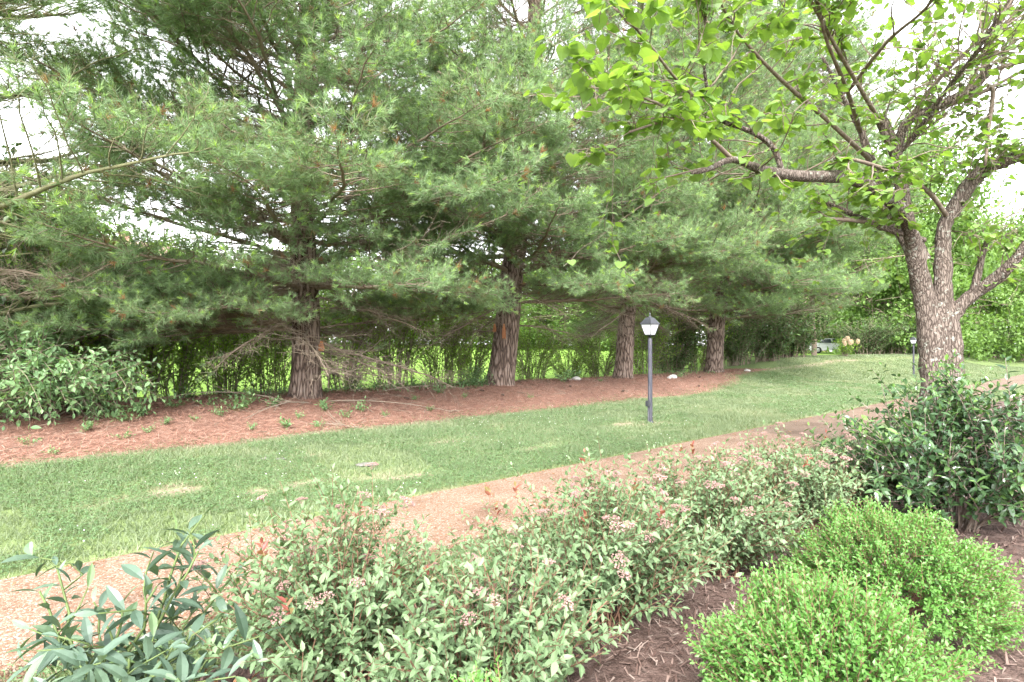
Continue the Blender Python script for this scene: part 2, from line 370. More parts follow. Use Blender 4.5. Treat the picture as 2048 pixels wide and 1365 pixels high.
M['thicket'] = leaf_mat('thicket leaf', [(0.09, 0.16, 0.035), (0.15, 0.255, 0.045), (0.21, 0.34, 0.06), (0.28, 0.43, 0.08)], 0.45, (1.2, 1.25, 0.4), 0.5, 0.4)
M['evergreen'] = leaf_mat('dark evergreen leaf', [(0.035, 0.068, 0.026), (0.06, 0.115, 0.038), (0.09, 0.16, 0.05), (0.14, 0.22, 0.075)], 0.3, (1.1, 1.2, 0.4), 0.4, 0.5)
M['tree'] = leaf_mat('tree leaf', [(0.085, 0.15, 0.045), (0.13, 0.22, 0.06), (0.175, 0.285, 0.08), (0.22, 0.35, 0.11)], 0.45, (1.15, 1.2, 0.5), 0.5, 0.35)
M['dead_leaf'] = leaf_mat('dry brown leaf', [(0.16, 0.085, 0.04), (0.26, 0.14, 0.07), (0.36, 0.22, 0.12)], 0.2, (1, 0.9, 0.7), 0.8, 0.1)
M['dark_metal'] = plain('black painted metal', (0.028, 0.030, 0.036), 0.45, 0.5, 0.0, 0.35, 20)
M['post_paint'] = noise_mat('weathered black paint', [(0.02, 0.025, 0.03), (0.045, 0.045, 0.06), (0.085, 0.075, 0.08)], 6, 6, 0.6, 0.2, stretch=(6, 6, 1), spec=0.3)
M['rock'] = noise_mat('pale rock', [(0.30, 0.29, 0.27), (0.45, 0.43, 0.41), (0.58, 0.56, 0.53)], 12, 6, 0.9, 0.5)
M['cone'] = plain('pine cone', (0.085, 0.06, 0.048), 0.9, 0.1, 0, 0.4, 60)

# frosted lamp glass
m, nt, out = new_mat('frosted lamp glass'); b = nt.nodes.new('ShaderNodeBsdfPrincipled'); b.inputs['Base Color'].default_value = (0.82, 0.83, 0.86, 1); b.inputs['Roughness'].default_value = 0.35
tr = nt.nodes.new('ShaderNodeBsdfTranslucent'); tr.inputs[0].default_value = (0.85, 0.86, 0.9, 1); mx = nt.nodes.new('ShaderNodeMixShader'); mx.inputs[0].default_value = 0.45
nt.links.new(b.outputs[0], mx.inputs[1]); nt.links.new(tr.outputs[0], mx.inputs[2]); nt.links.new(mx.outputs[0], out.inputs[0]); M['frost'] = m

# ground: turf over earth, the worn places given by the sheet's own attribute
m, nt, out = new_mat('turf'); L = nt.links.new
tc = nt.nodes.new('ShaderNodeTexCoord'); at = nt.nodes.new('ShaderNodeAttribute'); at.attribute_name = 'rnd'
n1 = nt.nodes.new('ShaderNodeTexNoise'); n1.inputs['Scale'].default_value = 0.9; n1.inputs['Detail'].default_value = 8; n1.inputs['Roughness'].default_value = 0.7; L(tc.outputs['Object'], n1.inputs['Vector'])
n2 = nt.nodes.new('ShaderNodeTexNoise'); n2.inputs['Scale'].default_value = 28; n2.inputs['Detail'].default_value = 5; n2.inputs['Roughness'].default_value = 0.7; L(tc.outputs['Object'], n2.inputs['Vector'])
g = ramp(nt, n2.outputs[0], [(0.3, (0.085, 0.12, 0.045)), (0.5, (0.135, 0.18, 0.07)), (0.7, (0.185, 0.23, 0.11))])
e = ramp(nt, n2.outputs[0], [(0.3, (0.18, 0.145, 0.10)), (0.5, (0.25, 0.20, 0.145)), (0.72, (0.33, 0.275, 0.21))])
ad = nt.nodes.new('ShaderNodeMath'); ad.operation = 'MULTIPLY_ADD'; L(n1.outputs[0], ad.inputs[0]); ad.inputs[1].default_value = 0.5; L(at.outputs['Fac'], ad.inputs[2])
mr = nt.nodes.new('ShaderNodeMapRange'); mr.inputs[1].default_value = 0.42; mr.inputs[2].default_value = 0.85; L(ad.outputs[0], mr.inputs[0])
mi = nt.nodes.new('ShaderNodeMix'); mi.data_type = 'RGBA'; L(mr.outputs[0], mi.inputs[0]); L(g, mi.inputs[6]); L(e, mi.inputs[7])
lu = nt.nodes.new('ShaderNodeMapRange'); lu.inputs[1].default_value = 0.0; lu.inputs[2].default_value = -1.0; L(at.outputs['Fac'], lu.inputs[0])
lg = ramp(nt, n2.outputs[0], [(0.3, (0.115, 0.20, 0.035)), (0.7, (0.17, 0.28, 0.055))])
m2 = nt.nodes.new('ShaderNodeMix'); m2.data_type = 'RGBA'; L(lu.outputs[0], m2.inputs[0]); L(mi.outputs[2], m2.inputs[6]); L(lg, m2.inputs[7])
b = nt.nodes.new('ShaderNodeBsdfPrincipled'); b.inputs['Roughness'].default_value = 0.95; b.inputs['Specular IOR Level'].default_value = 0.1; L(m2.outputs[2], b.inputs['Base Color'])
bp = nt.nodes.new('ShaderNodeBump'); bp.inputs['Strength'].default_value = 0.5; bp.inputs['Distance'].default_value = 0.03; L(n2.outputs[0], bp.inputs['Height']); L(bp.outputs[0], b.inputs['Normal']); L(b.outputs[0], out.inputs[0]); M['turf'] = m

M['grass'] = leaf_mat('grass blade', [(0.10, 0.135, 0.075), (0.15, 0.192, 0.108), (0.19, 0.235, 0.135), (0.28, 0.27, 0.18)], 0.35, (1.1, 1.2, 0.5), 0.6, 0.25)
M['clover'] = leaf_mat('clover leaf', [(0.095, 0.16, 0.075), (0.135, 0.22, 0.10), (0.175, 0.265, 0.13)], 0.35, (1.1, 1.2, 0.5), 0.55, 0.3)
M['white_flower'] = plain('white clover head', (0.72, 0.70, 0.64), 0.8, 0.1)
M['straw_base'] = noise_mat('pine straw floor', [(0.12, 0.066, 0.05), (0.21, 0.122, 0.094), (0.30, 0.19, 0.148)], 7, 9, 0.95, 0.7, 60)
M['straw'] = leaf_mat('fallen pine needle', [(0.11, 0.050, 0.036), (0.26, 0.128, 0.092), (0.35, 0.195, 0.145), (0.45, 0.32, 0.25)], 0.1, (1, 1, 1), 0.8, 0.15)
M['mulch_base'] = noise_mat('bark mulch floor', [(0.05, 0.031, 0.026), (0.105, 0.069, 0.059), (0.165, 0.118, 0.103)], 16, 9, 0.95, 0.9, 70)
M['chip'] = leaf_mat('mulch chip', [(0.06, 0.036, 0.03), (0.12, 0.078, 0.066), (0.175, 0.125, 0.108), (0.25, 0.20, 0.175)], 0.05, (1, 1, 1), 0.9, 0.15)

def pebble_mat(name, cols, mortar, scale, gap):
    m, nt, out = new_mat(name); L = nt.links.new
    tc = nt.nodes.new('ShaderNodeTexCoord')
    v1 = nt.nodes.new('ShaderNodeTexVoronoi'); v1.inputs['Scale'].default_value = scale; L(tc.outputs['Object'], v1.inputs['Vector'])
    v2 = nt.nodes.new('ShaderNodeTexVoronoi'); v2.feature = 'DISTANCE_TO_EDGE'; v2.inputs['Scale'].default_value = scale; L(tc.outputs['Object'], v2.inputs['Vector'])
    sp = nt.nodes.new('ShaderNodeSeparateColor'); L(v1.outputs['Color'], sp.inputs[0])
    k = len(cols); c = ramp(nt, sp.outputs[0], [(i / (k - 1), q) for i, q in enumerate(cols)])
    mr = nt.nodes.new('ShaderNodeMapRange'); mr.inputs[1].default_value = gap * 0.3; mr.inputs[2].default_value = gap; L(v2.outputs['Distance'], mr.inputs[0])
    mi = nt.nodes.new('ShaderNodeMix'); mi.data_type = 'RGBA'; L(mr.outputs[0], mi.inputs[0]); mi.inputs[6].default_value = (*mortar, 1); L(c, mi.inputs[7])
    ns = nt.nodes.new('ShaderNodeTexNoise'); ns.inputs['Scale'].default_value = 1.7; ns.inputs['Detail'].default_value = 6; L(tc.outputs['Object'], ns.inputs['Vector'])
    sh = ramp(nt, ns.outputs[0], [(0.28, (0.62, 0.58, 0.55)), (0.46, (0.88, 0.86, 0.84)), (0.62, (1, 1, 1))])
    mu = nt.nodes.new('ShaderNodeMix'); mu.data_type = 'RGBA'; mu.blend_type = 'MULTIPLY'; mu.inputs[0].default_value = 1; L(mi.outputs[2], mu.inputs[6]); L(sh, mu.inputs[7])
    b = nt.nodes.new('ShaderNodeBsdfPrincipled'); L(mu.outputs[2], b.inputs['Base Color']); b.inputs['Roughness'].default_value = 0.75; b.inputs['Specular IOR Level'].default_value = 0.3
    bp = nt.nodes.new('ShaderNodeBump'); bp.inputs['Strength'].default_value = 0.8; bp.inputs['Distance'].default_value = 0.006; L(mr.outputs[0], bp.inputs['Height']); L(bp.outputs[0], b.inputs['Normal'])
    L(b.outputs[0], out.inputs[0]); return m
M['pebble'] = pebble_mat('exposed pebble concrete', [(0.15, 0.072, 0.043), (0.26, 0.138, 0.083), (0.31, 0.205, 0.145), (0.38, 0.30, 0.245), (0.28, 0.16, 0.102), (0.43, 0.37, 0.32)], (0.19, 0.125, 0.09), 78, 0.12)
M['tan_concrete'] = pebble_mat('worn tan concrete', [(0.155, 0.105, 0.077), (0.20, 0.14, 0.104), (0.24, 0.172, 0.132), (0.175, 0.122, 0.09)], (0.17, 0.118, 0.088), 110, 0.06)

# ------------------------------------------------------------------ the setting: ground, straw bed, mulch bed, footpath
PATH0, PATH1 = 3.42, 4.78
_wr = np.random.default_rng(8)
worn = [(9.5, 6.45, .4, .3), (8.8, 6.7, .5, .2), (5.6, 6.0, .35, .16), (2.3, 6.9, .7, .16), (1.4, 6.6, .4, .2), (3.6, 7.5, .45, .2)] + [(_wr.uniform(-1, 16), _wr.uniform(5.4, 8.9), _wr.uniform(.15, .6), _wr.uniform(.08, .22)) for _ in range(26)]
def bare(t, s):
    r = np.zeros_like(np.asarray(t, float))
    for a, b_, ra, rb in worn: r = np.maximum(r, np.exp(-((t - a) / ra) ** 2 - ((s - b_) / rb) ** 2))
    n = fbm(t * 0.5, s, 1.5, 11, 4)
    edge = np.exp(-((s - PATH1 - 0.05) / 0.07) ** 2) + np.exp(-((s - PATH0 + 0.05) / 0.07) ** 2) * 0.8 + 0.8 * np.exp(-((s - straw_front(t)) / 0.35) ** 2)
    return np.clip(np.maximum(r * np.clip(3.0 * (n - 0.34), 0, 0.8) * np.clip(3.2 * (fbm(t, s, 4.5, 51, 3) - 0.28), 0, 1), edge * 0.75) + np.clip((n - 0.62) * 1.6, 0, 0.4), 0, 1)

def axis(parts):
    return np.unique(np.round(np.concatenate([np.arange(a, b, st) for a, b, st in parts]), 4))
ta = axis([(-420, -60, 30), (-60, -6, 1.5), (-6, 30, 0.16), (30, 60, 0.5), (60, 120, 2), (120, 700, 30)])
sa = axis([(-300, -20, 20), (-20, 2, 0.8), (2, 16, 0.14), (16, 40, 0.8), (40, 110, 3), (110, 600, 30)])
T, S = np.meshgrid(ta, sa, indexing='ij'); zz = Zts(T, S); pth = (S > PATH0 - 0.06) & (S < PATH1 + 0.06); zz = np.where(pth, zz - 0.05, zz)
b = Buf(); gx = xy(T, S); idx = np.arange(T.size).reshape(T.shape)
b.add(np.concatenate([gx, zz[..., None]], -1).reshape(-1, 3), np.stack([idx[:-1, :-1], idx[1:, :-1], idx[1:, 1:], idx[:-1, 1:]], -1).reshape(-1, 4), (bare(T, S) * (S < 14.5) * (T < 40) - sm(14.5, 17.0, S)).ravel())
tag(link('lawn_ground', b.mesh('lawn_ground', M['turf'], True)), 'mown lawn with worn earthy patches rising to a low bank', kind='structure')

def sheet(name, t0, t1, dt, f0, f1, ns, mat, lift, label):
    tt = np.arange(t0, t1, dt); q = np.linspace(0, 1, ns)
    a0 = f0(tt); a1 = f1(tt); SS = a0[:, None] + (a1 - a0)[:, None] * q[None]; TT = np.broadcast_to(tt[:, None], SS.shape)
    lf = np.full(SS.shape, lift); lf[:, 0] = -0.03; lf[:, -1] = -0.03; lf[0] = -0.03; lf[-1] = -0.03
    zz = Zts(TT, SS) + lf + 0.012 * (fbm(TT, SS, 5, 3) - 0.4) * (lf > 0)
    ii = np.arange(TT.size).reshape(TT.shape); b = Buf()
    b.add(np.concatenate([xy(TT, SS), zz[..., None]], -1).reshape(-1, 3), np.stack([ii[:-1, :-1], ii[1:, :-1], ii[1:, 1:], ii[:-1, 1:]], -1).reshape(-1, 4))
    return tag(link(name, b.mesh(name, mat, True)), label, kind='structure')
STRAW_B = lambda t: np.minimum(13.7 + 0.4 * np.sin(t * 0.7), straw_front(t) + 4.6 * (1 - sm(23.5, 27.2, t)) + 0.02)
sheet('pine_straw_bed', -9, 27, 0.07, lambda t: straw_front(t) + 0.22 * (fbm(t, t * 0, 3.0, 6) - 0.5), STRAW_B, 40, M['straw_base'], 0.02, 'rust red bank of fallen pine needles under the pines')
MULCH_F = lambda t: 2.86 + 0.1 * np.sin(t * 1.1) + 0.12 * (fbm(t, t * 0, 2.5, 16) - 0.5)
sheet('mulch_bed', -4, 24, 0.08, lambda t: np.full_like(t, -6.0), MULCH_F, 80, M['mulch_base'], 0.02, 'brown bark mulch bed below the shrubs')

pathway = tag(link('footpath', None), 'pebbled concrete footpath running past the shrubs', kind='structure')
t0 = 1.29 - 2.84 * 4; k = 0
while t0 < 75:
    wt = 2.832; b = Buf(); hw = (PATH1 - PATH0) / 2 - 0.004
    nx, ny = 12, 6; tx = np.linspace(0.003, wt, nx); sy = np.linspace(-hw, hw, ny)
    A, B_ = np.meshgrid(tx, sy, indexing='ij'); zt = 0.026 + 0.003 * (fbm(A + t0, B_, 1.2, 7) - 0.5) + 0 * A
    edge = (A == tx[0]) | (A == tx[-1]) | (np.abs(B_) > hw - 1e-6); zt = zt - 0.006 * edge
    q = xy(A + t0, B_ + (PATH0 + PATH1) / 2); ii = np.arange(A.size).reshape(A.shape)
    b.add(np.concatenate([q, zt[..., None]], -1).reshape(-1, 3), np.stack([ii[:-1, :-1], ii[1:, :-1], ii[1:, 1:], ii[:-1, 1:]], -1).reshape(-1, 4))
    ring = np.concatenate([ii[:, 0], ii[-1, 1:], ii[-2::-1, -1], ii[0, -2:0:-1]]); tp = np.concatenate([q, zt[..., None]], -1).reshape(-1, 3)[ring]
    bt = tp.copy(); bt[:, 2] = -0.07; n = len(ring); jj = np.arange(n)
    b.add(np.concatenate([tp, bt]), np.stack([jj, jj + n, (jj + 1) % n + n, (jj + 1) % n], -1))
    link('panel', b.mesh('panel', M['pebble'] if t0 + wt < 9.9 else M['tan_concrete'], False), pathway)
    t0 += 2.84

# ------------------------------------------------------------------ turf cover: grass blades, clover, straw, chips
rng = np.random.default_rng(11)
def sample_ts(n, t0, t1, s0, s1):
    return rng.uniform(t0, t1, n), rng.uniform(s0, s1, n)
def in_frame(t, s, mx=0.95):
    p = xy(t, s); return (p[:, 1] > 1.2) & (np.abs(p[:, 0]) < mx * p[:, 1] + 0.6), np.linalg.norm(p, axis=1)

b = Buf()
t, s = sample_ts(1500000, -3, 62, PATH0 - 0.75, 14.2); ok, d = in_frame(t, s)
right = sm(22, 33, t)
mask = ok & ((s > PATH1 - 0.02) | ((s < PATH0 + 0.02) & (s > MULCH_F(t) - 0.12)))
mask &= (s < straw_front(t) + 0.5 * rng.random(len(t)) ** 2 * 1.2) | ((t > 26.2) & (s < 8.5 + 5.2 * right))
dens = np.clip(2.7 * (6.0 / np.maximum(d, 6.0)) ** 1.35, 0, 1)
br = bare(t, s); keep = mask & (rng.random(len(t)) < dens) & (rng.random(len(t)) > br * 1.05)
t, s, d, br = t[keep], s[keep], d[keep], br[keep]; n = len(t)
p = np.concatenate([xy(t, s), Zts(t, s)[:, None]], -1)
clump = 0.5 * fbm(t, s, 2.2, 21) + 0.7 * fbm(t, s, 7.0, 23, 2) ** 1.5 + 0.35 * np.exp(-((s - PATH1) / 0.12) ** 2)
h = (0.028 + 0.05 * rng.random(n) ** 1.6) * (0.6 + 0.9 * clump) * (1 - 0.45 * br); w = 0.0045 * np.maximum(1, d / 7.0)
az = rng.uniform(0, 6.283, n); lean = rng.normal(0, 0.55, (n, 2)); sd = np.stack([np.cos(az), np.sin(az), 0 * az], -1) * w[:, None]
tip = p + np.stack([lean[:, 0] * h, lean[:, 1] * h, h], -1)
V = np.stack([p - sd, p + sd, tip], 1).reshape(-1, 3)
rr = np.clip(0.05 + 0.5 * fbm(t, s, 0.7, 31) + 0.4 * fbm(t, s, 3.2, 33, 2) + rng.normal(0, 0.16, n) + 0.35 * br, 0, 1)
b.add(V, np.arange(3 * n).reshape(-1, 3), np.repeat(rr, 3))
N_GRASS = n
tag(link('grass', b.mesh('grass', M['grass'])), 'short mown grass beside the footpath', kind='stuff')

b = Buf()
t, s = sample_ts(330000, -3, 26, PATH0 - 0.6, 11.5); ok, d = in_frame(t, s)
cl = fbm(t, s, 0.8, 41); keep = ok & (cl > 0.45) & (rng.random(len(t)) < np.clip(7.0 / d, 0, 1) ** 1.6) & (((s > PATH1 + 0.03) & (s < straw_front(t) + 0.35 * rng.random(len(t)))) | ((s < PATH0 - 0.02) & (s > MULCH_F(t)))) & (rng.random(len(t)) > bare(t, s))
t, s, d = t[keep], s[keep], d[keep]; n = len(t)
p = np.concatenate([xy(t, s), (Zts(t, s) + rng.uniform(0.02, 0.055, n))[:, None]], -1); a0 = rng.uniform(0, 6.28, n)
for k in range(3):
    a = a0 + k * 2.094; X = np.stack([np.cos(a), np.sin(a), rng.uniform(-0.3, 0.35, n)], -1)
    scatter(b, LEAF_QUAD, p, X, np.array([0, 0, 1.0]) + rng.normal(0, 0.25, (n, 3)), 0.021 * np.maximum(1, d / 9) * rng.uniform(0.7, 1.2, n), np.clip(rng.normal(0.5, 0.25, n), 0, 1))
tag(link('clover', b.mesh('clover', M['clover'])), 'low clover patches growing through the lawn', kind='stuff')
b = Buf()
sel = (rng.random(n) < 0.012) & (fbm(t, s, 0.9, 77) > 0.55); q = p[sel] + np.array([0, 0, 0.02]); sph = np.array([(1, 0, 0), (-1, 0, 0), (0, 1, 0), (0, -1, 0), (0, 0, 1), (0, 0, -1)], float); sf = np.array([(0, 2, 4), (2, 1, 4), (1, 3, 4), (3, 0, 4), (2, 0, 5), (1, 2, 5), (3, 1, 5), (0, 3, 5)])
V = sph[None] * 0.0065 * rng.uniform(0.7, 1.2, (len(q), 1, 1)) + q[:, None]; b.add(V.reshape(-1, 3), (sf[None] + 6 * np.arange(len(q))[:, None, None]).reshape(-1, 3))
tag(link('clover_flowers', b.mesh('clover_flowers', M['white_flower'], True)), 'tiny white clover heads dotted over the lawn', kind='stuff')

def strands(n, t0, t1, s0, s1, cond, length, width, lift, cdist, widen):
    t, s = sample_ts(n, t0, t1, s0, s1); ok, d = in_frame(t, s); keep = ok & cond(t, s) & (rng.random(len(t)) < np.clip(cdist / d, 0, 1) ** 1.5)
    t, s, d = t[keep], s[keep], d[keep]; n = len(t); az = rng.uniform(0, 6.283, n); l = length * rng.uniform(0.4, 1.2, n)
    c = xy(t, s); z0 = Zts(t, s) + rng.uniform(lift[0], lift[1], n); dv = np.stack([np.cos(az), np.sin(az)], -1) * l[:, None] / 2; e = c + dv; f = c - dv
    w = width * np.maximum(1, d / widen) * rng.uniform(0.6, 1.3, n); pv = np.stack([-np.sin(az), np.cos(az)], -1) * w[:, None] / 2
    ze = Z(e[:, 0], e[:, 1]) + rng.uniform(lift[0], lift[1] * 1.6, n); zf = Z(f[:, 0], f[:, 1]) + rng.uniform(lift[0], lift[1] * 1.3, n)
    V = np.stack([np.concatenate([f - pv, zf[:, None]], -1), np.concatenate([f + pv, zf[:, None]], -1), np.concatenate([e + pv * .6, ze[:, None] + .002], -1), np.concatenate([e - pv * .6, ze[:, None]], -1)], 1)
    return V.reshape(-1, 3), np.arange(4 * n).reshape(-1, 4), np.repeat(np.clip(rng.normal(0.45, 0.3, n), 0, 1), 4)
b = Buf()
b.add(*strands(230000, -6, 27, 8.6, 13.8, lambda t, s: (s > straw_front(t) - 0.35 * rng.random(len(t)) ** 2) & (s < STRAW_B(t)), 0.14, 0.0040, (0.02, 0.05), 8.5, 8.0))
tag(link('fallen_pine_needles', b.mesh('fallen_pine_needles', M['straw'])), 'loose rust coloured fallen needles covering the bank', kind='stuff')
b = Buf()
b.add(*strands(90000, -3, 18, -3, 2.9, lambda t, s: s < MULCH_F(t) + 0.02, 0.045, 0.010, (0.018, 0.045), 4.0, 4.0))
b.add(*strands(9000, -3, 18, -3, 2.9, lambda t, s: s < MULCH_F(t) + 0.02, 0.12, 0.003, (0.03, 0.055), 4.0, 4.0))
tag(link('mulch_chips', b.mesh('mulch_chips', M['chip'])), 'shredded bark chips lying over the shrub bed', kind='stuff')
b = Buf()
t, s = sample_ts(1500, -2, 20, PATH0 + 0.02, PATH1 - 0.02); s = np.where(rng.random(1500) < 0.6, np.where(rng.random(1500) < 0.5, PATH0 + 0.02 + 0.16 * rng.random(1500) ** 2, PATH1 - 0.02 - 0.22 * rng.random(1500) ** 2), s); q = xy(t, s); az = rng.uniform(0, 6.283, 1500)
scatter(b, LEAF_LANCE, np.concatenate([q, np.full((1500, 1), 0.034)], -1), np.stack([np.cos(az), np.sin(az), 0 * az + 0.05], -1), np.array([0, 0, 1.0]) + rng.normal(0, 0.3, (1500, 3)), rng.uniform(0.012, 0.045, 1500), rng.random(1500))
tag(link('path_litter', b.mesh('path_litter', M['dead_leaf'])), 'small dry bits scattered on the footpath', kind='stuff')
b = Buf()
for i in range(260):
    t_ = rng.uniform(-2, 24); s_ = rng.uniform(9.4, 13.2)
    if s_ < straw_front(np.array(t_)) - 0.2: continue
    q = xy(np.array(t_), np.array(s_)); az = rng.uniform(0, 6.283); l = rng.uniform(0.12, 0.5); e = q + l * np.array([math.cos(az), math.sin(az)]); mq = (q + e) / 2 + rng.normal(0, 0.03, 2)
    b.tube(np.array([[*q, float(Z(*q)) + 0.045], [*mq, float(Z(*mq)) + 0.07], [*e, float(Z(*e)) + 0.05]]), [0.006, 0.005, 0.003], 4, rng.random(), cap=False)
tag(link('fallen_twigs', b.mesh('fallen_twigs', M['twig'])), 'broken dry twigs littered over the straw bank', kind='stuff')
# ------------------------------------------------------------------ white pines
def needle_tufts(rng, pos, dirs, tipn, n_need=24, length=0.155, width=0.0078):
    """sprays of needles: one slim triangle each"""
    n = len(pos); dirs = nrm(dirs); ref = np.array([0.2, 0.3, 0.93]); a = nrm(np.cross(dirs, ref)); b = np.cross(dirs, a)
    th = rng.uniform(0, 6.283, (n, n_need)); cone = np.radians(rng.uniform(14, 78, (n, n_need))) * np.where(tipn[:, None] > 0.5, 0.72, 1.0)
    D = dirs[:, None] * np.cos(cone)[..., None] + (np.cos(th)[..., None] * a[:, None] + np.sin(th)[..., None] * b[:, None]) * np.sin(cone)[..., None]
    D[..., 2] -= 0.16 * (1 - tipn[:, None]); D = nrm(D)
    l = length * rng.uniform(0.7, 1.15, (n, n_need)) * np.where(tipn[:, None] > 0.5, 0.85, 1.0)
    p0 = pos[:, None] + dirs[:, None] * rng.uniform(-0.035, 0.02, (n, n_need))[..., None]
    pv = nrm(np.cross(D, nrm(rng.normal(0, 1, (n, n_need, 3))))) * width / 2
    V = np.stack([p0 - pv * 1.2, p0 + pv * 1.2, p0 + D * l[..., None]], 2).reshape(-1, 3)
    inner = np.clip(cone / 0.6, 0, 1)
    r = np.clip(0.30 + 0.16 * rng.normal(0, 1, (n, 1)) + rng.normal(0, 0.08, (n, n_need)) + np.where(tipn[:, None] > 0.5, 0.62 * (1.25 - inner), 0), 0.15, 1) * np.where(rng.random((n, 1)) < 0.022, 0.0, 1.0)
    return V, np.arange(len(V)).reshape(-1, 3), np.repeat(r.ravel(), 3)

def make_bough(seed, Lb=4.2, foliage=1.0, bare_in=0.3, sag=0.0, dead=0.3, n_need=24, rise=0.10, mat='twig'):
    rng = np.random.default_rng(seed); W = Buf(); tp = []; td = []; tt = []
    k = 16; u = np.linspace(0, 1, k)
    main = np.stack([Lb * u, 0.10 * Lb * np.sin(u * 3 + rng.uniform(0, 6)) * u + np.cumsum(rng.normal(0, 0.025, k)), Lb * (rise * u ** 1.6 - sag * u ** 2) + np.cumsum(rng.normal(0, 0.018, k))], -1)
    main -= main[0]
    r0 = 0.011 * Lb + 0.006
    W.tube(main, np.linspace(r0, 0.006, k) * (1 + 0.08 * rng.normal(0, 1, k)), 7, 0.4)
    def along(pts, f):
        j = f * (len(pts) - 1); j0 = min(int(j), len(pts) - 2); return pts[j0] + (pts[j0 + 1] - pts[j0]) * (j - j0), nrm(pts[j0 + 1] - pts[j0])
    def tufts_on(pts, start, gap):
        L = np.linalg.norm(np.diff(pts, axis=0), axis=1).sum(); n = max(1, int(L * (1 - start) / gap))
        for f in np.linspace(start, 1.0, n + 1)[1:] if n > 1 else [1.0]:
            p, d = along(pts, min(f, 0.999)); tp.append(p); td.append(d); tt.append(1.0 if f > 0.985 else 0.0)
    f = 0.10
    side = 1
    while f < 0.99:
        p, d = along(main, f); side = -side
        ang = R(rng.uniform(38, 68)) * side; h = nrm(np.array([d[0] * math.cos(ang) - d[1] * math.sin(ang), d[0] * math.sin(ang) + d[1] * math.cos(ang), d[2] + rng.normal(0.04, 0.16)]))
        ls = (0.34 + Lb * 0.46 * (1 - f) ** 0.8 * min(1, f / 0.28 + 0.25)) * rng.uniform(0.65, 1.15)
        isdead = f < bare_in and rng.random() < 0.75
        kk = 8; uu = np.linspace(0, 1, kk)[:, None]
        sec = p + h * ls * uu + np.array([0, 0, 1]) * ls * 0.10 * uu ** 2 * rng.uniform(-0.3, 1.3) + np.cumsum(rng.normal(0, 0.022, (kk, 3)), 0) * np.minimum(1, uu * 4)
        sec[0] = p
        W.tube(sec, np.linspace(max(0.005, r0 * 0.38 * (1 - f * 0.7)), 0.003, kk), 4, rng.uniform(0.2, 0.7))
        alive = (not isdead) and rng.random() < 0.55 + 0.45 * foliage
        g = 0.16 if not isdead else 0.10
        sd2 = 1
        while g < 0.97:
            q, e = along(sec, g); sd2 = -sd2; a2 = R(rng.uniform(30, 70)) * sd2
            h2 = nrm(np.array([e[0] * math.cos(a2) - e[1] * math.sin(a2), e[0] * math.sin(a2) + e[1] * math.cos(a2), e[2] + rng.normal(0.10, 0.25)]))
            l2 = (0.20 + 0.42 * ls * (1 - g)) * rng.uniform(0.6, 1.2)
            u3 = np.linspace(0, 1, 4)[:, None]; tw = q + h2 * l2 * u3 + np.array([0, 0, 1]) * l2 * u3 ** 2 * (rng.uniform(0.0, 0.35) if alive else rng.uniform(-0.5, 0.25)) + (rng.normal(0, 0.02, (4, 3)) * u3)
            W.tube(tw, np.linspace(0.0036, 0.0022, 4), 3, rng.uniform(0.3, 1.0), cap=False)
            if alive and (g > 0.28 or f > 0.6) and rng.random() < foliage * 0.9:
                tufts_on(tw, max(0.05, 1 - 0.42 / l2), 0.105)
            elif not alive and rng.random() < 0.7:
                for _ in range(2):
                    q3, e3 = along(tw, rng.uniform(0.3, 0.9)); h3 = nrm(e3 + rng.normal(0, 0.7, 3)); l3 = rng.uniform(0.08, 0.25)
                    W.tube(np.stack([q3, q3 + h3 * l3 * 0.5 + rng.normal(0, 0.012, 3), q3 + h3 * l3]), [0.0022, 0.002, 0.0016], 3, rng.uniform(0.5, 1), cap=False)
            g += rng.uniform(0.085, 0.14) / max(ls, 0.5)
        if alive: tufts_on(sec, max(0.2, 1 - 0.5 / ls), 0.105)
        f += rng.uniform(0.10, 0.17) / Lb
    if foliage > 0.2: tufts_on(main, 0.88, 0.105)
    wm = W.mesh('bough', M[mat], True)
    nm = None
    if tp:
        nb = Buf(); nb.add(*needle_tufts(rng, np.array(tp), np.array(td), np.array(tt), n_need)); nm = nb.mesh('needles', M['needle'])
    return wm, nm, Lb

FULL = [make_bough(100 + i, 4.6, 1.0, 0.24, 0.05 * (i % 3), 0.3) for i in range(5)]
MID = [make_bough(200 + i, 4.0, 0.62, 0.42, 0.05, 0.5) for i in range(3)]
THIN = [make_bough(300 + i, 4.2, 0.34, 0.5, 0.03, 0.6, rise=0.16, mat='mossy') for i in range(3)]
DEAD = [make_bough(400 + i, 2.9, 0.0, 1.1, 0.12, 1.0, rise=0.05) for i in range(3)]

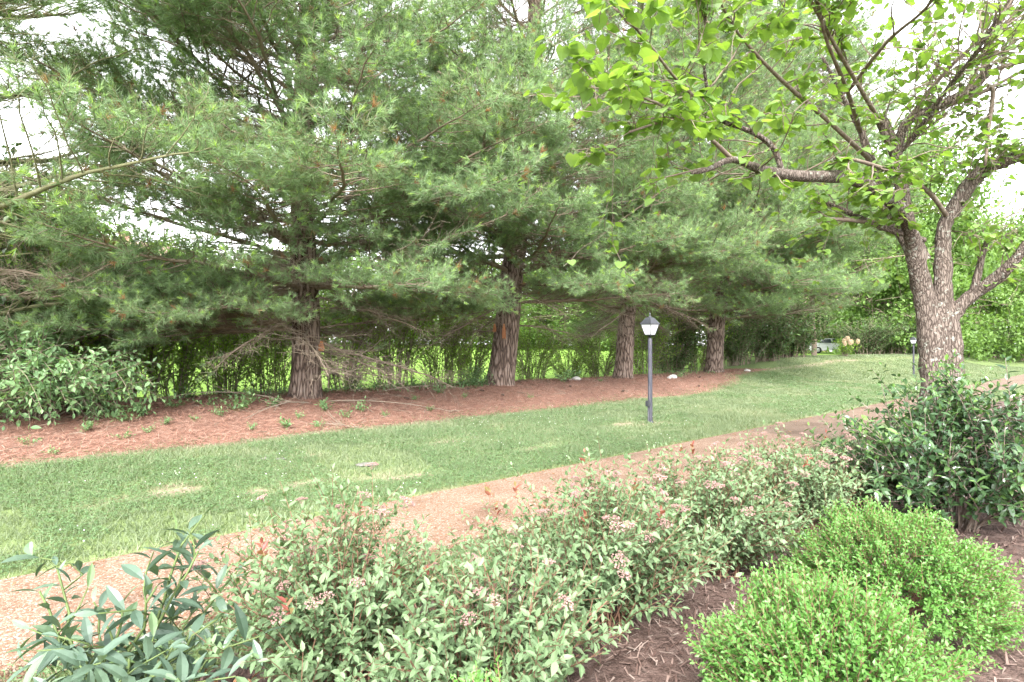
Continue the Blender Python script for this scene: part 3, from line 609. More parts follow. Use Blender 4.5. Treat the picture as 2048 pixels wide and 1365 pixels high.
def pine_trunk(base, lean, r0, H, seed, collars=()):
    rng = np.random.default_rng(seed); b = Buf(); segs = 56
    zs = np.concatenate([np.linspace(-0.15, 4.2, 120), np.linspace(4.3, H, 50)]); th = np.linspace(0, 2 * np.pi, segs, endpoint=False)
    A, ZZ = np.meshgrid(th, zs); rr = r0 * (1 - 0.80 * np.clip(ZZ, 0, H) / H) + 0.0
    root = np.exp(-np.clip(ZZ + 0.15, 0, 9) / 0.28); rr = rr * (1 + root * (0.38 + 0.30 * np.cos(A * 5 + seed) * (0.6 + 0.4 * np.cos(A * 2 + 1))))
    for cz in collars: rr = rr * (1 + 0.10 * np.exp(-((ZZ - cz) / 0.07) ** 2))
    cx = np.cos(A) * 3.2; sx = np.sin(A) * 3.2
    ridge = fbm(cx * 2.6 + 40, sx * 2.6 + ZZ * 0.55, 1.0, seed, 3) + 0.6 * fbm(cx * 5 + ZZ * 0.3, sx * 5 + ZZ * 2.2, 1.0, seed + 5, 3)
    rr = rr + 0.045 * (ridge - 0.8) * np.clip(rr / 0.3, 0.15, 1)
    ox = lean[0] * np.minimum(ZZ, 4 + (ZZ - 4) * 0.35) + 0.10 * np.sin(ZZ * 0.45 + seed) * np.clip(ZZ / 3, 0, 1); oy = lean[1] * ZZ + 0.08 * np.cos(ZZ * 0.5 + seed) * np.clip(ZZ / 3, 0, 1)
    V = np.stack([ox + rr * np.cos(A), oy + rr * np.sin(A), ZZ], -1); ii = np.arange(A.size).reshape(A.shape); jn = np.roll(ii, -1, 1)
    b.add(V.reshape(-1, 3), np.stack([ii[:-1], jn[:-1], jn[1:], ii[1:]], -1).reshape(-1, 4))
    cen = lambda z: (lean[0] * min(z, 4 + (z - 4) * 0.35) + 0.10 * math.sin(z * 0.45 + seed) * min(1, z / 3), lean[1] * z + 0.08 * math.cos(z * 0.5 + seed) * min(1, z / 3))
    rad = lambda z: r0 * (1 - 0.80 * z / H)
    return b.mesh('trunk', M['pine_bark'], True), cen, rad

def pine(label, base, r0, H, lean, seed, z_first=1.9, Lmax=4.6, thin=0.0, collars=(), z_dead=(0.9, 2.6), n_dead=10, avoid=None, extra=()):
    rng = np.random.default_rng(seed); z_vis = 2.5 + base[1] * 0.62; t = thing('pine_tree', label, 'pine tree', base, 0, 'white pines along the straw bank')
    tm, cen, rad = pine_trunk(base, lean, r0, H, seed, collars); link('trunk', tm, t)
    def put(var, z, az, el, L, roll=0.0):
        wm, nm, Lb = var; cx, cyy = cen(z); k = L / Lb
        o = link('bough', wm, t, (cx + math.cos(az) * rad(z) * 0.6, cyy + math.sin(az) * rad(z) * 0.6, z), (roll, -el, az), k)
        if nm is not None: tag(link('needles', nm, o), kind='stuff')
    for i in range(n_dead):
        put(DEAD[rng.integers(3)], rng.uniform(*z_dead), rng.uniform(0, 6.283), R(rng.uniform(-22, 6)), rng.uniform(1.4, 3.2), rng.uniform(-0.4, 0.4))
    z = z_first
    while z < H - 0.6:
        nb = (4 if rng.random() < 0.45 else 3) if z < z_vis else 3; a0 = rng.uniform(0, 6.283); fz = z / H
        for j in range(nb):
            az = a0 + j * 6.283 / nb + rng.normal(0, 0.22)
            if avoid is not None and avoid(z, az % 6.283): continue
            L = Lmax * (1 - fz ** 1.7) * rng.uniform(0.68, 1.12) * (0.8 + 0.2 * min(1, (z - z_first + 0.6) / 2)) + 0.35
            el = R(rng.normal(2 + 34 * fz, 6))
            q = rng.random()
            if q < thin: var = THIN[rng.integers(3)]
            elif z < 2.7 and rng.random() < 0.55: var = MID[rng.integers(3)]
            elif rng.random() < 0.22: var = MID[rng.integers(3)]
            else: var = FULL[rng.integers(5)]
            put(var, z + rng.normal(0, 0.07), az, el, L, rng.normal(0, 0.22))
        z += rng.uniform(0.44, 0.66) * (1 if z < z_vis else 1.8)
    for (vi, z, azd, eld, L) in extra: put(FULL[vi], z, R(azd), R(eld), L, rng.normal(0, 0.12))
    return t

def tree_base(px, d):
    g = G(px, d); return (g[0], g[1], g[2] - 0.02)
pine('tall pine with straight trunk and drooping bare lower branches reaching the straw', tree_base(612, 12.0), 0.30, 15.5, (0.0, 0.0), 21, 2.3, 5.6, 0.03, (), (0.7, 2.6), 18, None,
     [(0, 3.3, -112, 4, 4.9), (1, 3.1, -88, 3, 4.4), (2, 3.4, -62, 4, 5.0), (3, 2.2, -150, -4, 4.6), (4, 1.9, -128, -6, 4.0), (1, 2.5, -172, -2, 4.8), (0, 5.6, -118, 10, 5.2), (2, 5.9, -86, 8, 5.0), (3, 6.2, -58, 10, 5.2), (4, 4.6, -140, 8, 5.0), (1, 4.4, -40, 6, 4.8), (2, 7.2, -100, 12, 4.8), (0, 1.7, -142, -9, 4.6), (3, 1.5, -165, -6, 4.4), (2, 2.0, -108, -8, 3.8), (1, 2.4, -50, -8, 4.2), (2, 1.9, -155, -12, 5.0), (4, 2.4, -20, -8, 4.0)])
pine('thick pine trunk leaning slightly, ivy at its foot and orange strips hanging', tree_base(1000, 15.9), 0.37, 17.0, (0.14, 0.0), 22, 2.5, 5.6, 0.05, (), (1.4, 3.0), 9, None,
     [(3, 2.3, -165, -10, 4.6), (2, 2.8, -55, -6, 4.2), (1, 2.4, -138, -9, 5.0), (1, 2.3, -150, -6, 4.4), (0, 2.9, -128, -3, 4.6), (2, 3.6, -104, 2, 4.8), (3, 3.4, -70, 2, 4.6), (4, 5.2, -96, 8, 5.0), (0, 5.0, -60, 8, 5.0), (1, 3.3, -40, 2, 4.6), (2, 6.6, -110, 10, 5.0)])
pine('pine with a swollen ring on its trunk, just behind the near lamp post', tree_base(1246, 19.9), 0.31, 17.0, (0.10, 0.0), 23, 2.6, 5.8, 0.05, (1.25, 2.4), (1.8, 3.2), 8, None,
     [(4, 2.9, -140, -7, 4.6), (0, 3.7, -120, 0, 4.8), (1, 3.9, -90, 2, 4.6), (2, 3.8, -55, 2, 4.8), (3, 5.4, -100, 6, 5.0), (4, 5.6, -60, 8, 5.0)])
pine('pine at the rounded lawn end of the straw bank', tree_base(1428, 24.9), 0.37, 21.0, (0.075, 0.0), 24, 2.6, 6.4, 0.04, (), (2.0, 3.2), 6, None,
     [(0, 2.8, -95, -6, 4.6), (1, 3.3, -60, -3, 5.2), (2, 3.6, -30, 0, 5.6), (3, 4.2, -120, 2, 5.0), (4, 4.8, -10, 4, 6.0), (0, 5.2, -70, 5, 5.6)])
pine('thinly needled mossy pine at the photo\'s left edge, only its branches showing', tree_base(-190, 8.3), 0.33, 14.5, (0.0, 0.0), 25, 1.5, 4.6, 0.78, (), (0.6, 2.4), 10, None, [(1, 1.9, 22, -4, 4.4)])
pine('farthest pine, its foliage showing behind the redbud limbs', tree_base(1572, 34.5), 0.34, 26.0, (0.0, 0.0), 26, 3.6, 8.0, 0.04, (), (2.5, 4.0), 4)

# ------------------------------------------------------------------ redbud with lichen bark
def smooth_path(pts, k=5):
    pts = np.asarray(pts, float); out = []
    q = np.concatenate([[2 * pts[0] - pts[1]], pts, [2 * pts[-1] - pts[-2]]])
    for i in range(1, len(q) - 2):
        for u in np.linspace(0, 1, k, endpoint=False):
            a, b_, c, d = q[i - 1], q[i], q[i + 1], q[i + 2]
            out.append(0.5 * (2 * b_ + (c - a) * u + (2 * a - 5 * b_ + 4 * c - d) * u ** 2 + (3 * b_ - a - 3 * c + d) * u ** 3))
    out.append(pts[-1]); return np.array(out)

def build_redbud():
    rng = np.random.default_rng(77)
    RB = G(1884, 6.5); RB[2] -= 0.05
    root = thing('redbud_tree', 'lichen spotted redbud with forked trunk and bright heart shaped leaves beside the holly', 'tree', RB)
    LV = Leaves(); twigs = Buf()
    def limb(spec, segs=10, knob=0.07):
        w = np.array([np.append(P(x, y, d), r * (0.86 if y > 420 else 0.95) / FPX * d) for x, y, d, r in spec]); sp = smooth_path(w, 6)
        return sp[:, :3], np.maximum(sp[:, 3], 0.004) * (1 + knob * (vnoise(np.arange(len(sp)) * 0.6, np.full(len(sp), spec[0][0]), 1.0, 3) - 0.5) * 2)
    def twig(p0, d, l, r, depth, leaf, size):
        k = 7; step = l / (k - 1); pts = [p0]; dd = nrm(d)
        for i in range(k - 1):
            dd = nrm(dd + rng.normal(0, 0.16, 3) + np.array([0, 0, 0.03])); pts.append(pts[-1] + dd * step)
        pts = np.array(pts); twigs.tube(pts, np.linspace(r, max(0.0016, r * 0.45), k), 4 if r > 0.004 else 3, rng.uniform(0.2, 0.9))
        if depth > 0:
            for _ in range(rng.integers(2, 5)):
                j = rng.integers(2, k); twig(pts[j], nrm(dd * 0.9 + nrm(rng.normal(0, 1, 3)) * np.array([0.85, 0.85, 0.4])), l * rng.uniform(0.35, 0.65), r * 0.55, depth - 1, leaf, size)
        if leaf > 0:
            n = int(l / 0.034)
            for i in range(n):
                if rng.random() > leaf * 0.88: continue
                f = rng.uniform(0.25, 1.0) * (k - 1); j = min(int(f), k - 2); p = pts[j] + (pts[j + 1] - pts[j]) * (f - j)
                az = rng.uniform(0, 6.283); out = np.array([math.cos(az), math.sin(az), 0])
                pet = out * rng.uniform(0.015, 0.04) + np.array([0, 0, rng.uniform(-0.03, 0.01)])
                twigs.tube(np.stack([p, p + pet]), 0.0013, 3, 0.5, cap=False)
                x = nrm(out * 0.9 + np.array([0, 0, rng.uniform(-0.75, 0.15)])); z = nrm(np.array([0, 0, 1.0]) + rng.normal(0, 0.35, 3) + out * 0.5)
                LV.add((p + pet)[None], x[None], z[None], np.array([size * rng.uniform(0.45, 1.25)]), np.array([np.clip(rng.normal(0.5, 0.22), 0, 1)]))
    def grow(pts, rad, n, leaf, size, u0=0.25, bias=(0, 0, 0.25), length=(0.3, 0.8), depth=1):
        for _ in range(n):
            j = int(rng.uniform(u0, 1.0) * (len(pts) - 1)); j = min(j, len(pts) - 2); tan = nrm(pts[j + 1] - pts[j])
            d = nrm(tan * 0.7 + nrm(rng.normal(0, 1, 3)) * np.array([0.9, 0.9, 0.5]) + np.array(bias)); twig(pts[j], d, rng.uniform(*length), min(rad[j] * 0.55, 0.008), depth, leaf, size)
    # trunk with its right-hand stem fused at the foot
    b = Buf(); tp = [(1880, 990, 6.5, 50), (1877, 900, 6.5, 40), (1875, 820, 6.5, 36), (1872, 740, 6.5, 33), (1868, 690, 6.5, 31), (1864, 650, 6.5, 29), (1858, 620, 6.48, 22)]
    def gnarl(pts, rad, segs, amp, sd):
        bb = Buf(); bb.tube(pts, rad, segs); v = bb.v[0].reshape(len(pts), segs, 3); c = pts[:, None]; dv = v - c
        th = np.arange(segs) / segs * 6.283; A, Q = np.meshgrid(th, np.arange(len(pts))); n_ = fbm(np.cos(A) * 2.2 + 30, np.sin(A) * 2.2 + Q * 0.35, 1.0, sd, 4)
        v[:] = c + dv * (1 + amp * (n_ - 0.5))[..., None]; bb.v[0] = v.reshape(-1, 3); return bb
    def limb_obj(name, spec, segs=12, amp=0.35, sd=1, mat='rb_bark'):
        pts, rad = limb(spec, segs); o = link(name, gnarl(pts, rad, segs, amp, sd).mesh(name, M[mat], True, RB), root); return pts, rad
    limb_obj('trunk', tp, 40, 0.34, 3)
    limb_obj('stem', [(1905, 990, 6.42, 36), (1906, 860, 6.42, 25), (1907, 760, 6.42, 20), (1907, 700, 6.42, 18), (1902, 640, 6.44, 17), (1892, 600, 6.48, 16)], 24, 0.4, 9)
    L = {}
    L['left'] = limb_obj('limb', [(1862, 700, 6.5, 24), (1856, 640, 6.48, 23), (1848, 585, 6.46, 21), (1834, 520, 6.40, 19), (1828, 480, 6.3, 16), (1812, 432, 6.1, 15), (1775, 393, 5.8, 13.5), (1707, 356, 5.4, 12.5), (1650, 352, 5.1, 11.5), (1580, 349, 4.8, 11), (1520, 336, 4.5, 9), (1468, 318, 4.2, 7), (1416, 338, 4.0, 5), (1385, 345, 3.9, 3)], 14, 0.4, 4)
    L['centre'] = limb_obj('limb', [(1880, 700, 6.46, 20), (1884, 640, 6.46, 20), (1886, 590, 6.48, 19), (1888, 540, 6.5, 18), (1889, 490, 6.55, 16), (1893, 450, 6.55, 15), (1921, 402, 6.5, 15), (1956, 352, 6.4, 14), (1997, 327, 6.3, 13.5), (2050, 308, 6.2, 12), (2130, 280, 6.1, 9)], 14, 0.4, 5)
    L['up_a'] = limb_obj('limb', [(1836, 520, 6.42, 16), (1806, 470, 6.5, 12), (1780, 440, 6.6, 12), (1765, 376, 6.7, 11), (1744, 318, 6.8, 9), (1725, 260, 6.8, 6), (1690, 190, 6.7, 4), (1650, 110, 6.5, 3)], 12, 0.4, 6)
    L['up_b'] = limb_obj('limb', [(1846, 520, 6.44, 16), (1822, 450, 6.4, 13), (1804, 360, 6.4, 13), (1795, 305, 6.4, 12.5), (1776, 255, 6.4, 12), (1766, 236, 6.4, 11)], 12, 0.4, 7)
    L['up_right'] = limb_obj('limb', [(1797, 310, 6.4, 10), (1815, 246, 6.3, 9.5), (1861, 219, 6.2, 9.5), (1910, 196, 6.1, 9), (1956, 171, 6.0, 8.5), (1977, 137, 6.0, 7.5), (1984, 82, 5.9, 6.5), (2025, 10, 5.8, 5), (2060, -60, 5.7, 3.5)], 10, 0.3, 8)
    L['right_low'] = limb_obj('limb', [(1896, 650, 6.46, 17), (1914, 620, 6.42, 16), (1945, 592, 6.35, 14), (1990, 560, 6.2, 14), (2040, 510, 6.0, 11), (2090, 430, 5.8, 8)], 14, 0.4, 9)
    sm_l = [
     ('a', [(1567, 344, 4.75, 7), (1553, 301, 4.7, 6), (1526, 273, 4.6, 5.5), (1485, 253, 4.5, 5), (1447, 239, 4.4, 4.5), (1423, 202, 4.3, 4), (1410, 113, 4.1, 3.3), (1416, 44, 4.0, 2.6), (1400, -40, 3.8, 2)]),
     ('b', [(1850, 480, 6.4, 7), (1789, 462, 6.2, 7), (1734, 441, 6.0, 7), (1690, 420, 5.9, 5.5), (1642, 400, 5.7, 4)]),
     ('c', [(1760, 452, 6.1, 5), (1717, 441, 5.9, 5), (1642, 437, 5.6, 3.5)]),
     ('d', [(1896, 430, 6.5, 5), (1861, 383, 6.2, 5), (1803, 349, 5.8, 4.5), (1724, 321, 5.3, 4), (1673, 314, 5.0, 3)]),
     ('e', [(1744, 318, 6.8, 5), (1650, 230, 6.0, 4.5), (1560, 150, 5.2, 4), (1480, 60, 4.5, 3.3), (1430, -30, 4.0, 2.5)]),
     ('f', [(1768, 246, 6.4, 5), (1700, 130, 5.6, 4.2), (1640, 20, 4.9, 3.4), (1600, -60, 4.5, 2.5)]),
     ('g', [(1468, 318, 4.2, 5), (1400, 255, 3.9, 3.6), (1320, 205, 3.6, 3), (1240, 180, 3.4, 2.4), (1180, 172, 3.25, 1.8)]),
     ('h', [(1447, 239, 4.4, 3.6), (1360, 160, 4.0, 3), (1290, 70, 3.6, 2.6), (1230, 10, 3.4, 2)]),
     ('i', [(1423, 202, 4.3, 3.2), (1340, 235, 3.9, 2.8), (1260, 262, 3.6, 2.2)]),
     ('j', [(1815, 246, 6.3, 5), (1880, 160, 6.0, 4.5), (1950, 90, 5.8, 3.8), (2050, 20, 5.6, 3)]),
     ('k', [(1861, 219, 6.2, 4.5), (1950, 190, 6.1, 4), (2050, 140, 6.0, 3.4), (2100, 110, 5.9, 2.6)]),
     ('l', [(1956, 171, 6.0, 5), (2000, 135, 6.0, 4.5), (2060, 118, 5.9, 4)]),
     ('m', [(1797, 310, 6.4, 6), (1840, 262, 6.2, 5), (1900, 175, 5.8, 4.4), (1960, 100, 5.4, 3.6), (2010, 20, 5.1, 3)]),
     ('n', [(1977, 165, 6.0, 4), (1993, 180, 6.0, 4), (1985, 240, 6.05, 3.6), (1975, 330, 6.1, 3)]),
     ('o', [(1945, 596, 6.35, 9), (1955, 560, 6.3, 8), (1970, 500, 6.25, 6), (1978, 478, 6.2, 4)]),
     ('p', [(1725, 260, 6.8, 5), (1700, 180, 6.0, 4.4), (1660, 80, 5.2, 3.6), (1640, -10, 4.8, 3)]),
     ('q', [(1700, 180, 6.0, 4), (1780, 80, 5.2, 3.5), (1850, 20, 4.7, 3), (1900, -40, 4.4, 2)])]
    for nm, sp in sm_l: L[nm] = limb_obj('branch', sp, 8, 0.2, ord(nm), 'rb_twig' if sp[0][3] < 6 else 'rb_bark')
    S = 0.080
    for key, n, leaf, u0, ln in (('left', 9, 0.5, 0.45, (0.3, 0.7)), ('a', 14, 0.6, 0.2, (0.3, 0.75)), ('g', 20, 0.6, 0.2, (0.2, 0.42)), ('h', 12, 0.5, 0.2, (0.3, 0.7)), ('i', 12, 0.55, 0.25, (0.2, 0.42)),
                                 ('e', 17, 0.65, 0.2, (0.25, 0.65)), ('f', 12, 0.55, 0.2, (0.3, 0.7)), ('p', 12, 0.5, 0.2, (0.3, 0.7)), ('q', 10, 0.45, 0.2, (0.3, 0.7)), ('d', 16, 0.8, 0.2, (0.25, 0.6)), ('b', 12, 0.7, 0.2, (0.2, 0.5)), ('c', 8, 0.6, 0.2, (0.2, 0.5))):
        grow(*L[key], n, leaf, S, u0, (0, 0, 0.15), ln)
    for key, n, leaf, u0, ln in (('centre', 26, 0.5, 0.45, (0.3, 0.8)), ('up_a', 12, 0.5, 0.3, (0.3, 0.8)), ('up_b', 8, 0.5, 0.4, (0.3, 0.7)), ('up_right', 36, 0.16, 0.15, (0.4, 1.0)), ('j', 30, 0.14, 0.1, (0.4, 1.0)), ('k', 26, 0.16, 0.1, (0.4, 0.9)), ('l', 8, 0.3, 0.1, (0.3, 0.7)), ('m', 30, 0.15, 0.1, (0.4, 1.0)), ('n', 10, 0.4, 0.1, (0.3, 0.6)), ('right_low', 9, 0.5, 0.4, (0.3, 0.6)), ('o', 5, 0.4, 0.5, (0.2, 0.4))):
        grow(*L[key], n, leaf, S * 0.95, u0, (0, 0, 0.2), ln)
    for px, py, d in ((1690, 520, 5.6), (1740, 540, 5.9), (1800, 560, 6.2), (1560, 400, 5.0), (1310, 400, 4.0), (1230, 405, 3.8)):     # low hanging sprays
        p = P(px, py - 130, d + 0.2); twig(p, np.array([rng.normal(0, 0.2), rng.normal(0, 0.2), -1.0]), 0.75, 0.003, 1, 0.55, S * 0.8)
    tag(link('twigs', twigs.mesh('twigs', M['rb_twig'], False, RB), root), kind='stuff')
    hang_leaves(root, RB, LV, LEAF_HEART, M['rb_leaf'], 300)
build_redbud()

# ------------------------------------------------------------------ shrubs of the near bed
def flower_mesh(seed):
    rng = np.random.default_rng(seed); b = Buf()
    n = 70; rr = np.sqrt(rng.random(n)); a = rng.uniform(0, 6.28, n); sub = np.round(a / 1.05) * 1.05; a = 0.6 * a + 0.4 * sub
    q = np.stack([rr * np.cos(a), rr * np.sin(a), 0.25 * (1 - rr ** 2) + rng.normal(0, 0.06, n)], -1)
    V = sph[None] * rng.uniform(0.06, 0.13, (n, 1, 1)) + q[:, None]; b.add(V.reshape(-1, 3), (sf[None] + 6 * np.arange(n)[:, None, None]).reshape(-1, 3), np.repeat(rng.random(n), 6))
    for k in range(7):
        e = q[rng.integers(n)]; b.tube(np.stack([[0, 0, -0.9], e * 0.5 + np.array([0, 0, -0.35]), e]), 0.025, 3, 0.1, cap=False)
    return b.mesh('flower_cluster', M['flower'])
FLOWERS = [flower_mesh(i) for i in range(4)]

def spirea(label, x, y, H, Rr, seed, n_stems=85, n_flow=26, n_obj=300, red=7, squash=(1, 1)):
    rng = np.random.default_rng(seed); base = np.array([x, y, 0.0]); root = thing('spirea_shrub', label, 'shrub', base, 0, 'pink flowering spireas along the path'); ends = []
    W, LV = gen_plant(rng, base, n_stems, H, Rr, 0.24, 0.0042, 6, 0.20, 0.018, 0.046, 0.28, 58, 0.72, 0.8, (0.1, 0.72), 0.2, 3, 0.0, squash, ends)
    tag(link('woody_stems', W.mesh('woody_stems', M['spirea_stem'], False, base), root), kind='stuff')  # all stems and side shoots of the shrub joined into one mesh
    hang_leaves(root, base, LV, LEAF_OVAL, M['spirea'], n_obj)
    ends.sort(key=lambda e: -e[0][2]); top = ends[:int(len(ends) * 0.42)]; rng.shuffle(top)
    for p, d in top[:n_flow]:
        v = nrm(np.asarray(d) + np.array([0, 0, 1.0])); q = Vector(v).to_track_quat('Z', 'Y').to_euler()
        link('flower_cluster', FLOWERS[rng.integers(4)], root, np.asarray(p) + v * 0.03 - base, q, rng.uniform(0.026, 0.044))
    for p, d in top[n_flow:n_flow + red]:                          # red young shoots
        b = Buf(); lv = Leaves(); pts = np.stack([p, np.asarray(p) + np.asarray(d) * 0.035, np.asarray(p) + nrm(np.asarray(d) + np.array([0, 0, .7])) * 0.07])
        path_leaves(rng, lv, pts, 0.010, 0.04, 0.05, 38, 0.2, (0.0, 0.9)); scatter(b, LEAF_OVAL, *lv.get()[:3], *lv.get()[3:]); link('young_shoot', b.mesh('young_shoot', M['spirea_red'], False, base), root)
    return root
spirea('grey green spirea nearest the camera, beside the long leaved dark shrub', -0.72, 2.42, 0.78, 0.60, 1, 105, 26, 300, 4)
spirea('sprawling spirea at the bottom centre edge of the photo over bare mulch', -0.08, 2.24, 0.60, 0.54, 2, 80, 9, 300, 3)
spirea('spirea with red young shoots in the middle of the row', 0.40, 3.00, 0.78, 0.66, 3, 105, 28, 300, 9)
spirea('rounded spirea directly behind the nearer boxwood', 1.24, 3.72, 0.76, 0.68, 4, 105, 34, 300, 4)
spirea('far spirea between the boxwood and the tan path panels', 2.25, 4.62, 0.72, 0.64, 5, 95, 44, 300, 2)
spirea('small pink flowered spirea at the foot of the holly', 3.05, 5.15, 0.56, 0.50, 6, 55, 44, 200, 1)

def boxwood(label, x, y, H, Rr, seed, n=2900):
    rng = np.random.default_rng(seed); base = np.array([x, y, 0.0]); root = thing('boxwood_shrub', label, 'shrub', base, 0, 'clipped boxwoods in the mulch bed'); LV = Leaves(); W = Buf()
    az = rng.uniform(0, 6.283, n); cz = rng.uniform(-0.25, 1, n); ph = np.arccos(np.clip(cz, -1, 1)); dirs = np.stack([np.sin(ph) * np.cos(az), np.sin(ph) * np.sin(az), np.cos(ph)], -1)
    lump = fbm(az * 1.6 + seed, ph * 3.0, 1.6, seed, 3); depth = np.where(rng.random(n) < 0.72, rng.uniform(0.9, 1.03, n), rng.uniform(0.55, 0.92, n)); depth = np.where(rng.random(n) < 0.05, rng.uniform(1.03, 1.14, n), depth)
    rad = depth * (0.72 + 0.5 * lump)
    ctr = base + np.array([0, 0, 0.30 * H]); pos = ctr + dirs * rad[:, None] * np.array([Rr, Rr, 0.72 * H])
    hol = fbm(az * 3.2 + seed, ph * 5.0, 2.4, seed + 3, 2); keep = (pos[:, 2] > 0.03) & ((hol > 0.36) | (depth < 0.85))
    for i in np.nonzero(keep)[0]:
        d = nrm(dirs[i] * np.array([1, 1, 0.9]) + np.array([0, 0, 0.4]) + rng.normal(0, 0.28, 3)); l = rng.uniform(0.07, 0.15); p0 = pos[i] - d * l * 0.7
        pts = bez(p0, p0 + d * l * 0.5, p0 + d * l + rng.normal(0, 0.008, 3), 4); W.tube(pts, [0.0016, 0.0014, 0.0012, 0.001], 3, 0.5, cap=False)
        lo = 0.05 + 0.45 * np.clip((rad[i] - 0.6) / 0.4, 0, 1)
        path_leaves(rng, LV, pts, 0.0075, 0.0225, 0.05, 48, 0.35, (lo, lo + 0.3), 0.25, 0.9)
    for k in range(26):
        a = rng.uniform(0, 6.283); e = ctr + np.array([math.cos(a) * Rr * 0.8, math.sin(a) * Rr * 0.8, H * rng.uniform(-0.1, 0.6)]) * rng.uniform(0.6, 1); e[2] = max(e[2], 0.08)
        W.tube(bez(base + rng.normal(0, 0.03, 3) * np.array([1, 1, 0]), base + (e - base) * 0.4 + np.array([0, 0, 0.1]), e, 5), np.linspace(0.008, 0.002, 5), 4, 0.4)
    tag(link('woody_stems', W.mesh('woody_stems', M['spirea_stem'], False, base), root), kind='stuff')
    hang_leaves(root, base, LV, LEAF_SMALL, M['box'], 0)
boxwood('bright green boxwood dome nearest the bottom of the photo', 1.12, 2.05, 0.58, 0.41, 31)
boxwood('wide bright green boxwood dome between the nearer boxwood and the holly', 2.03, 3.06, 0.56, 0.50, 32)
boxwood('tips of a low boxwood peeking over the bottom edge', -0.09, 1.55, 0.525, 0.20, 33, 500)

def holly():
    rng = np.random.default_rng(41); base = G(1905, 4.65); root = thing('holly_shrub', 'glossy dark holly with pale green tips in front of the redbud trunk', 'shrub', base)
    W, LV = gen_plant(rng, base, 74, 1.14, 0.94, 0.16, 0.009, 10, 0.32, 0.026, 0.080, 0.3, 60, 0.62, 0.86, (0.0, 0.42), 0.42, 4, 0.0)
    W2, LV2 = gen_plant(rng, base + np.array([-0.06, 0, 0.62]), 12, 0.80, 0.30, 0.05, 0.006, 6, 0.22, 0.028, 0.07, 0.12, 58, 0.6, 0.7, (0.1, 0.55), 0.4, 4, 0.0)
    for a in ('p', 'x', 'z', 's', 'r'): getattr(LV, a).extend(getattr(LV2, a))
    link('woody_stems', W.mesh('woody_stems', M['rb_twig'], False, base), root); link('leader_stems', W2.mesh('leader_stems', M['green_stem'], False, base), root)  # two meshes, each joining many separate stems
    hang_leaves(root, base, LV, LEAF_OVAL, M['holly'], 300)
holly()

def laurel():
    rng = np.random.default_rng(51); base = np.array([-1.42, 1.98, 0.0]); root = thing('broadleaf_shrub', 'dark shrub with long drooping grey green leaves at the path edge', 'shrub', base); LV = Leaves()
    tips = [(118, 1128, 2.2), (85, 1180, 2.1), (412, 1030, 2.25), (400, 1100, 2.15), (318, 1170, 2.05), (250, 1205, 2.0), (205, 1215, 2.15), (478, 1140, 2.3), (440, 1235, 2.1), (350, 1290, 1.9), (180, 1300, 1.9), (265, 1310, 1.85), (420, 1340, 1.95), (110, 1330, 2.05), (320, 1345, 1.8), (470, 1300, 2.2), (230, 1365, 1.8), (380, 1380, 1.85), (360, 1215, 2.3)]
    for i, (px, py, d) in enumerate(tips):
        e = P(px, py, d); a = base + np.append(rng.normal(0, 0.06, 2), -0.03); m = base + (e - base) * np.array([0.35, 0.35, 0.55])
        pts = bez(a, m, e, 9); pts[1:-1] += rng.normal(0, 0.012, (7, 3)); b = Buf(); b.tube(pts, np.linspace(0.009, 0.0035, 9), 6, 0.5); link('stem', b.mesh('stem', M['green_stem'], True, base), root)
        path_leaves(rng, LV, pts, 0.034, 0.112, 0.36, 66, 0.72, (0.05, 0.6), 0.25)
        for _ in range(2):
            f = rng.integers(4, 8); q = bez(pts[f], pts[f] + np.array([rng.normal(0, .05), rng.normal(0, .05), .06]), pts[f] + np.array([rng.normal(0, .1), rng.normal(0, .1), .13]), 4)
            b = Buf(); b.tube(q, np.linspace(0.004, 0.0025, 4), 5, 0.5); link('stem', b.mesh('stem', M['green_stem'], True, base), root); path_leaves(rng, LV, q, 0.026, 0.12, 0.1, 60, 0.72, (0.1, 0.7), 0.25)
    hang_leaves(root, base, LV, LEAF_LONG, M['laurel'], 300)
laurel()

def viburnum():
    rng = np.random.default_rng(61); base = G(70, 8.7); root = thing('layered_shrub', 'broad leaved green shrub sprawling over the left end of the straw bank', 'shrub', base)
    W, LV = gen_plant(rng, base, 80, 1.45, 1.75, 0.25, 0.010, 7, 0.5, 0.05, 0.125, 0.35, 62, 0.9, 0.9, (0.2, 0.8), 0.15, 4, 0.45, (1, 0.8), None, 0.25)
    tag(link('woody_stems', W.mesh('woody_stems', M['twig'], False, base), root), kind='stuff'); hang_leaves(root, base, LV, LEAF_OVAL, M['viburnum'], 300)
viburnum()

# ------------------------------------------------------------------ thicket behind the bank, trees and houses beyond
def proto_shrub(seed, H, Rr, n, subs, sub_len, gap, size, mat, shape, rnd=(0.1, 0.8), start=0.2, flat=0.8, droop=0.0):
    rng = np.random.default_rng(seed); W, LV = gen_plant(rng, (0, 0, 0), n, H, Rr, 0.42, 0.012, subs, sub_len, gap, size, start, 58, 0.6, flat, rnd, 0.15, 4, droop)
    b = Buf(); scatter(b, shape, *LV.get()); return W.mesh('woody_stems', M['twig']), b.mesh('foliage', M[mat])
TH = [proto_shrub(500 + i, 2.2, 1.25, 26, 11, 0.8, 0.055, 0.09, 'thicket', LEAF_QUAD, (0.1, 0.85), 0.05, 0.45) for i in range(3)]
EV = [proto_shrub(520 + i, 2.2, 1.25, 40, 11, 0.5, 0.038, 0.095, 'evergreen', LEAF_QUAD, (0.0, 0.85), 0.08, 0.55) for i in range(2)]

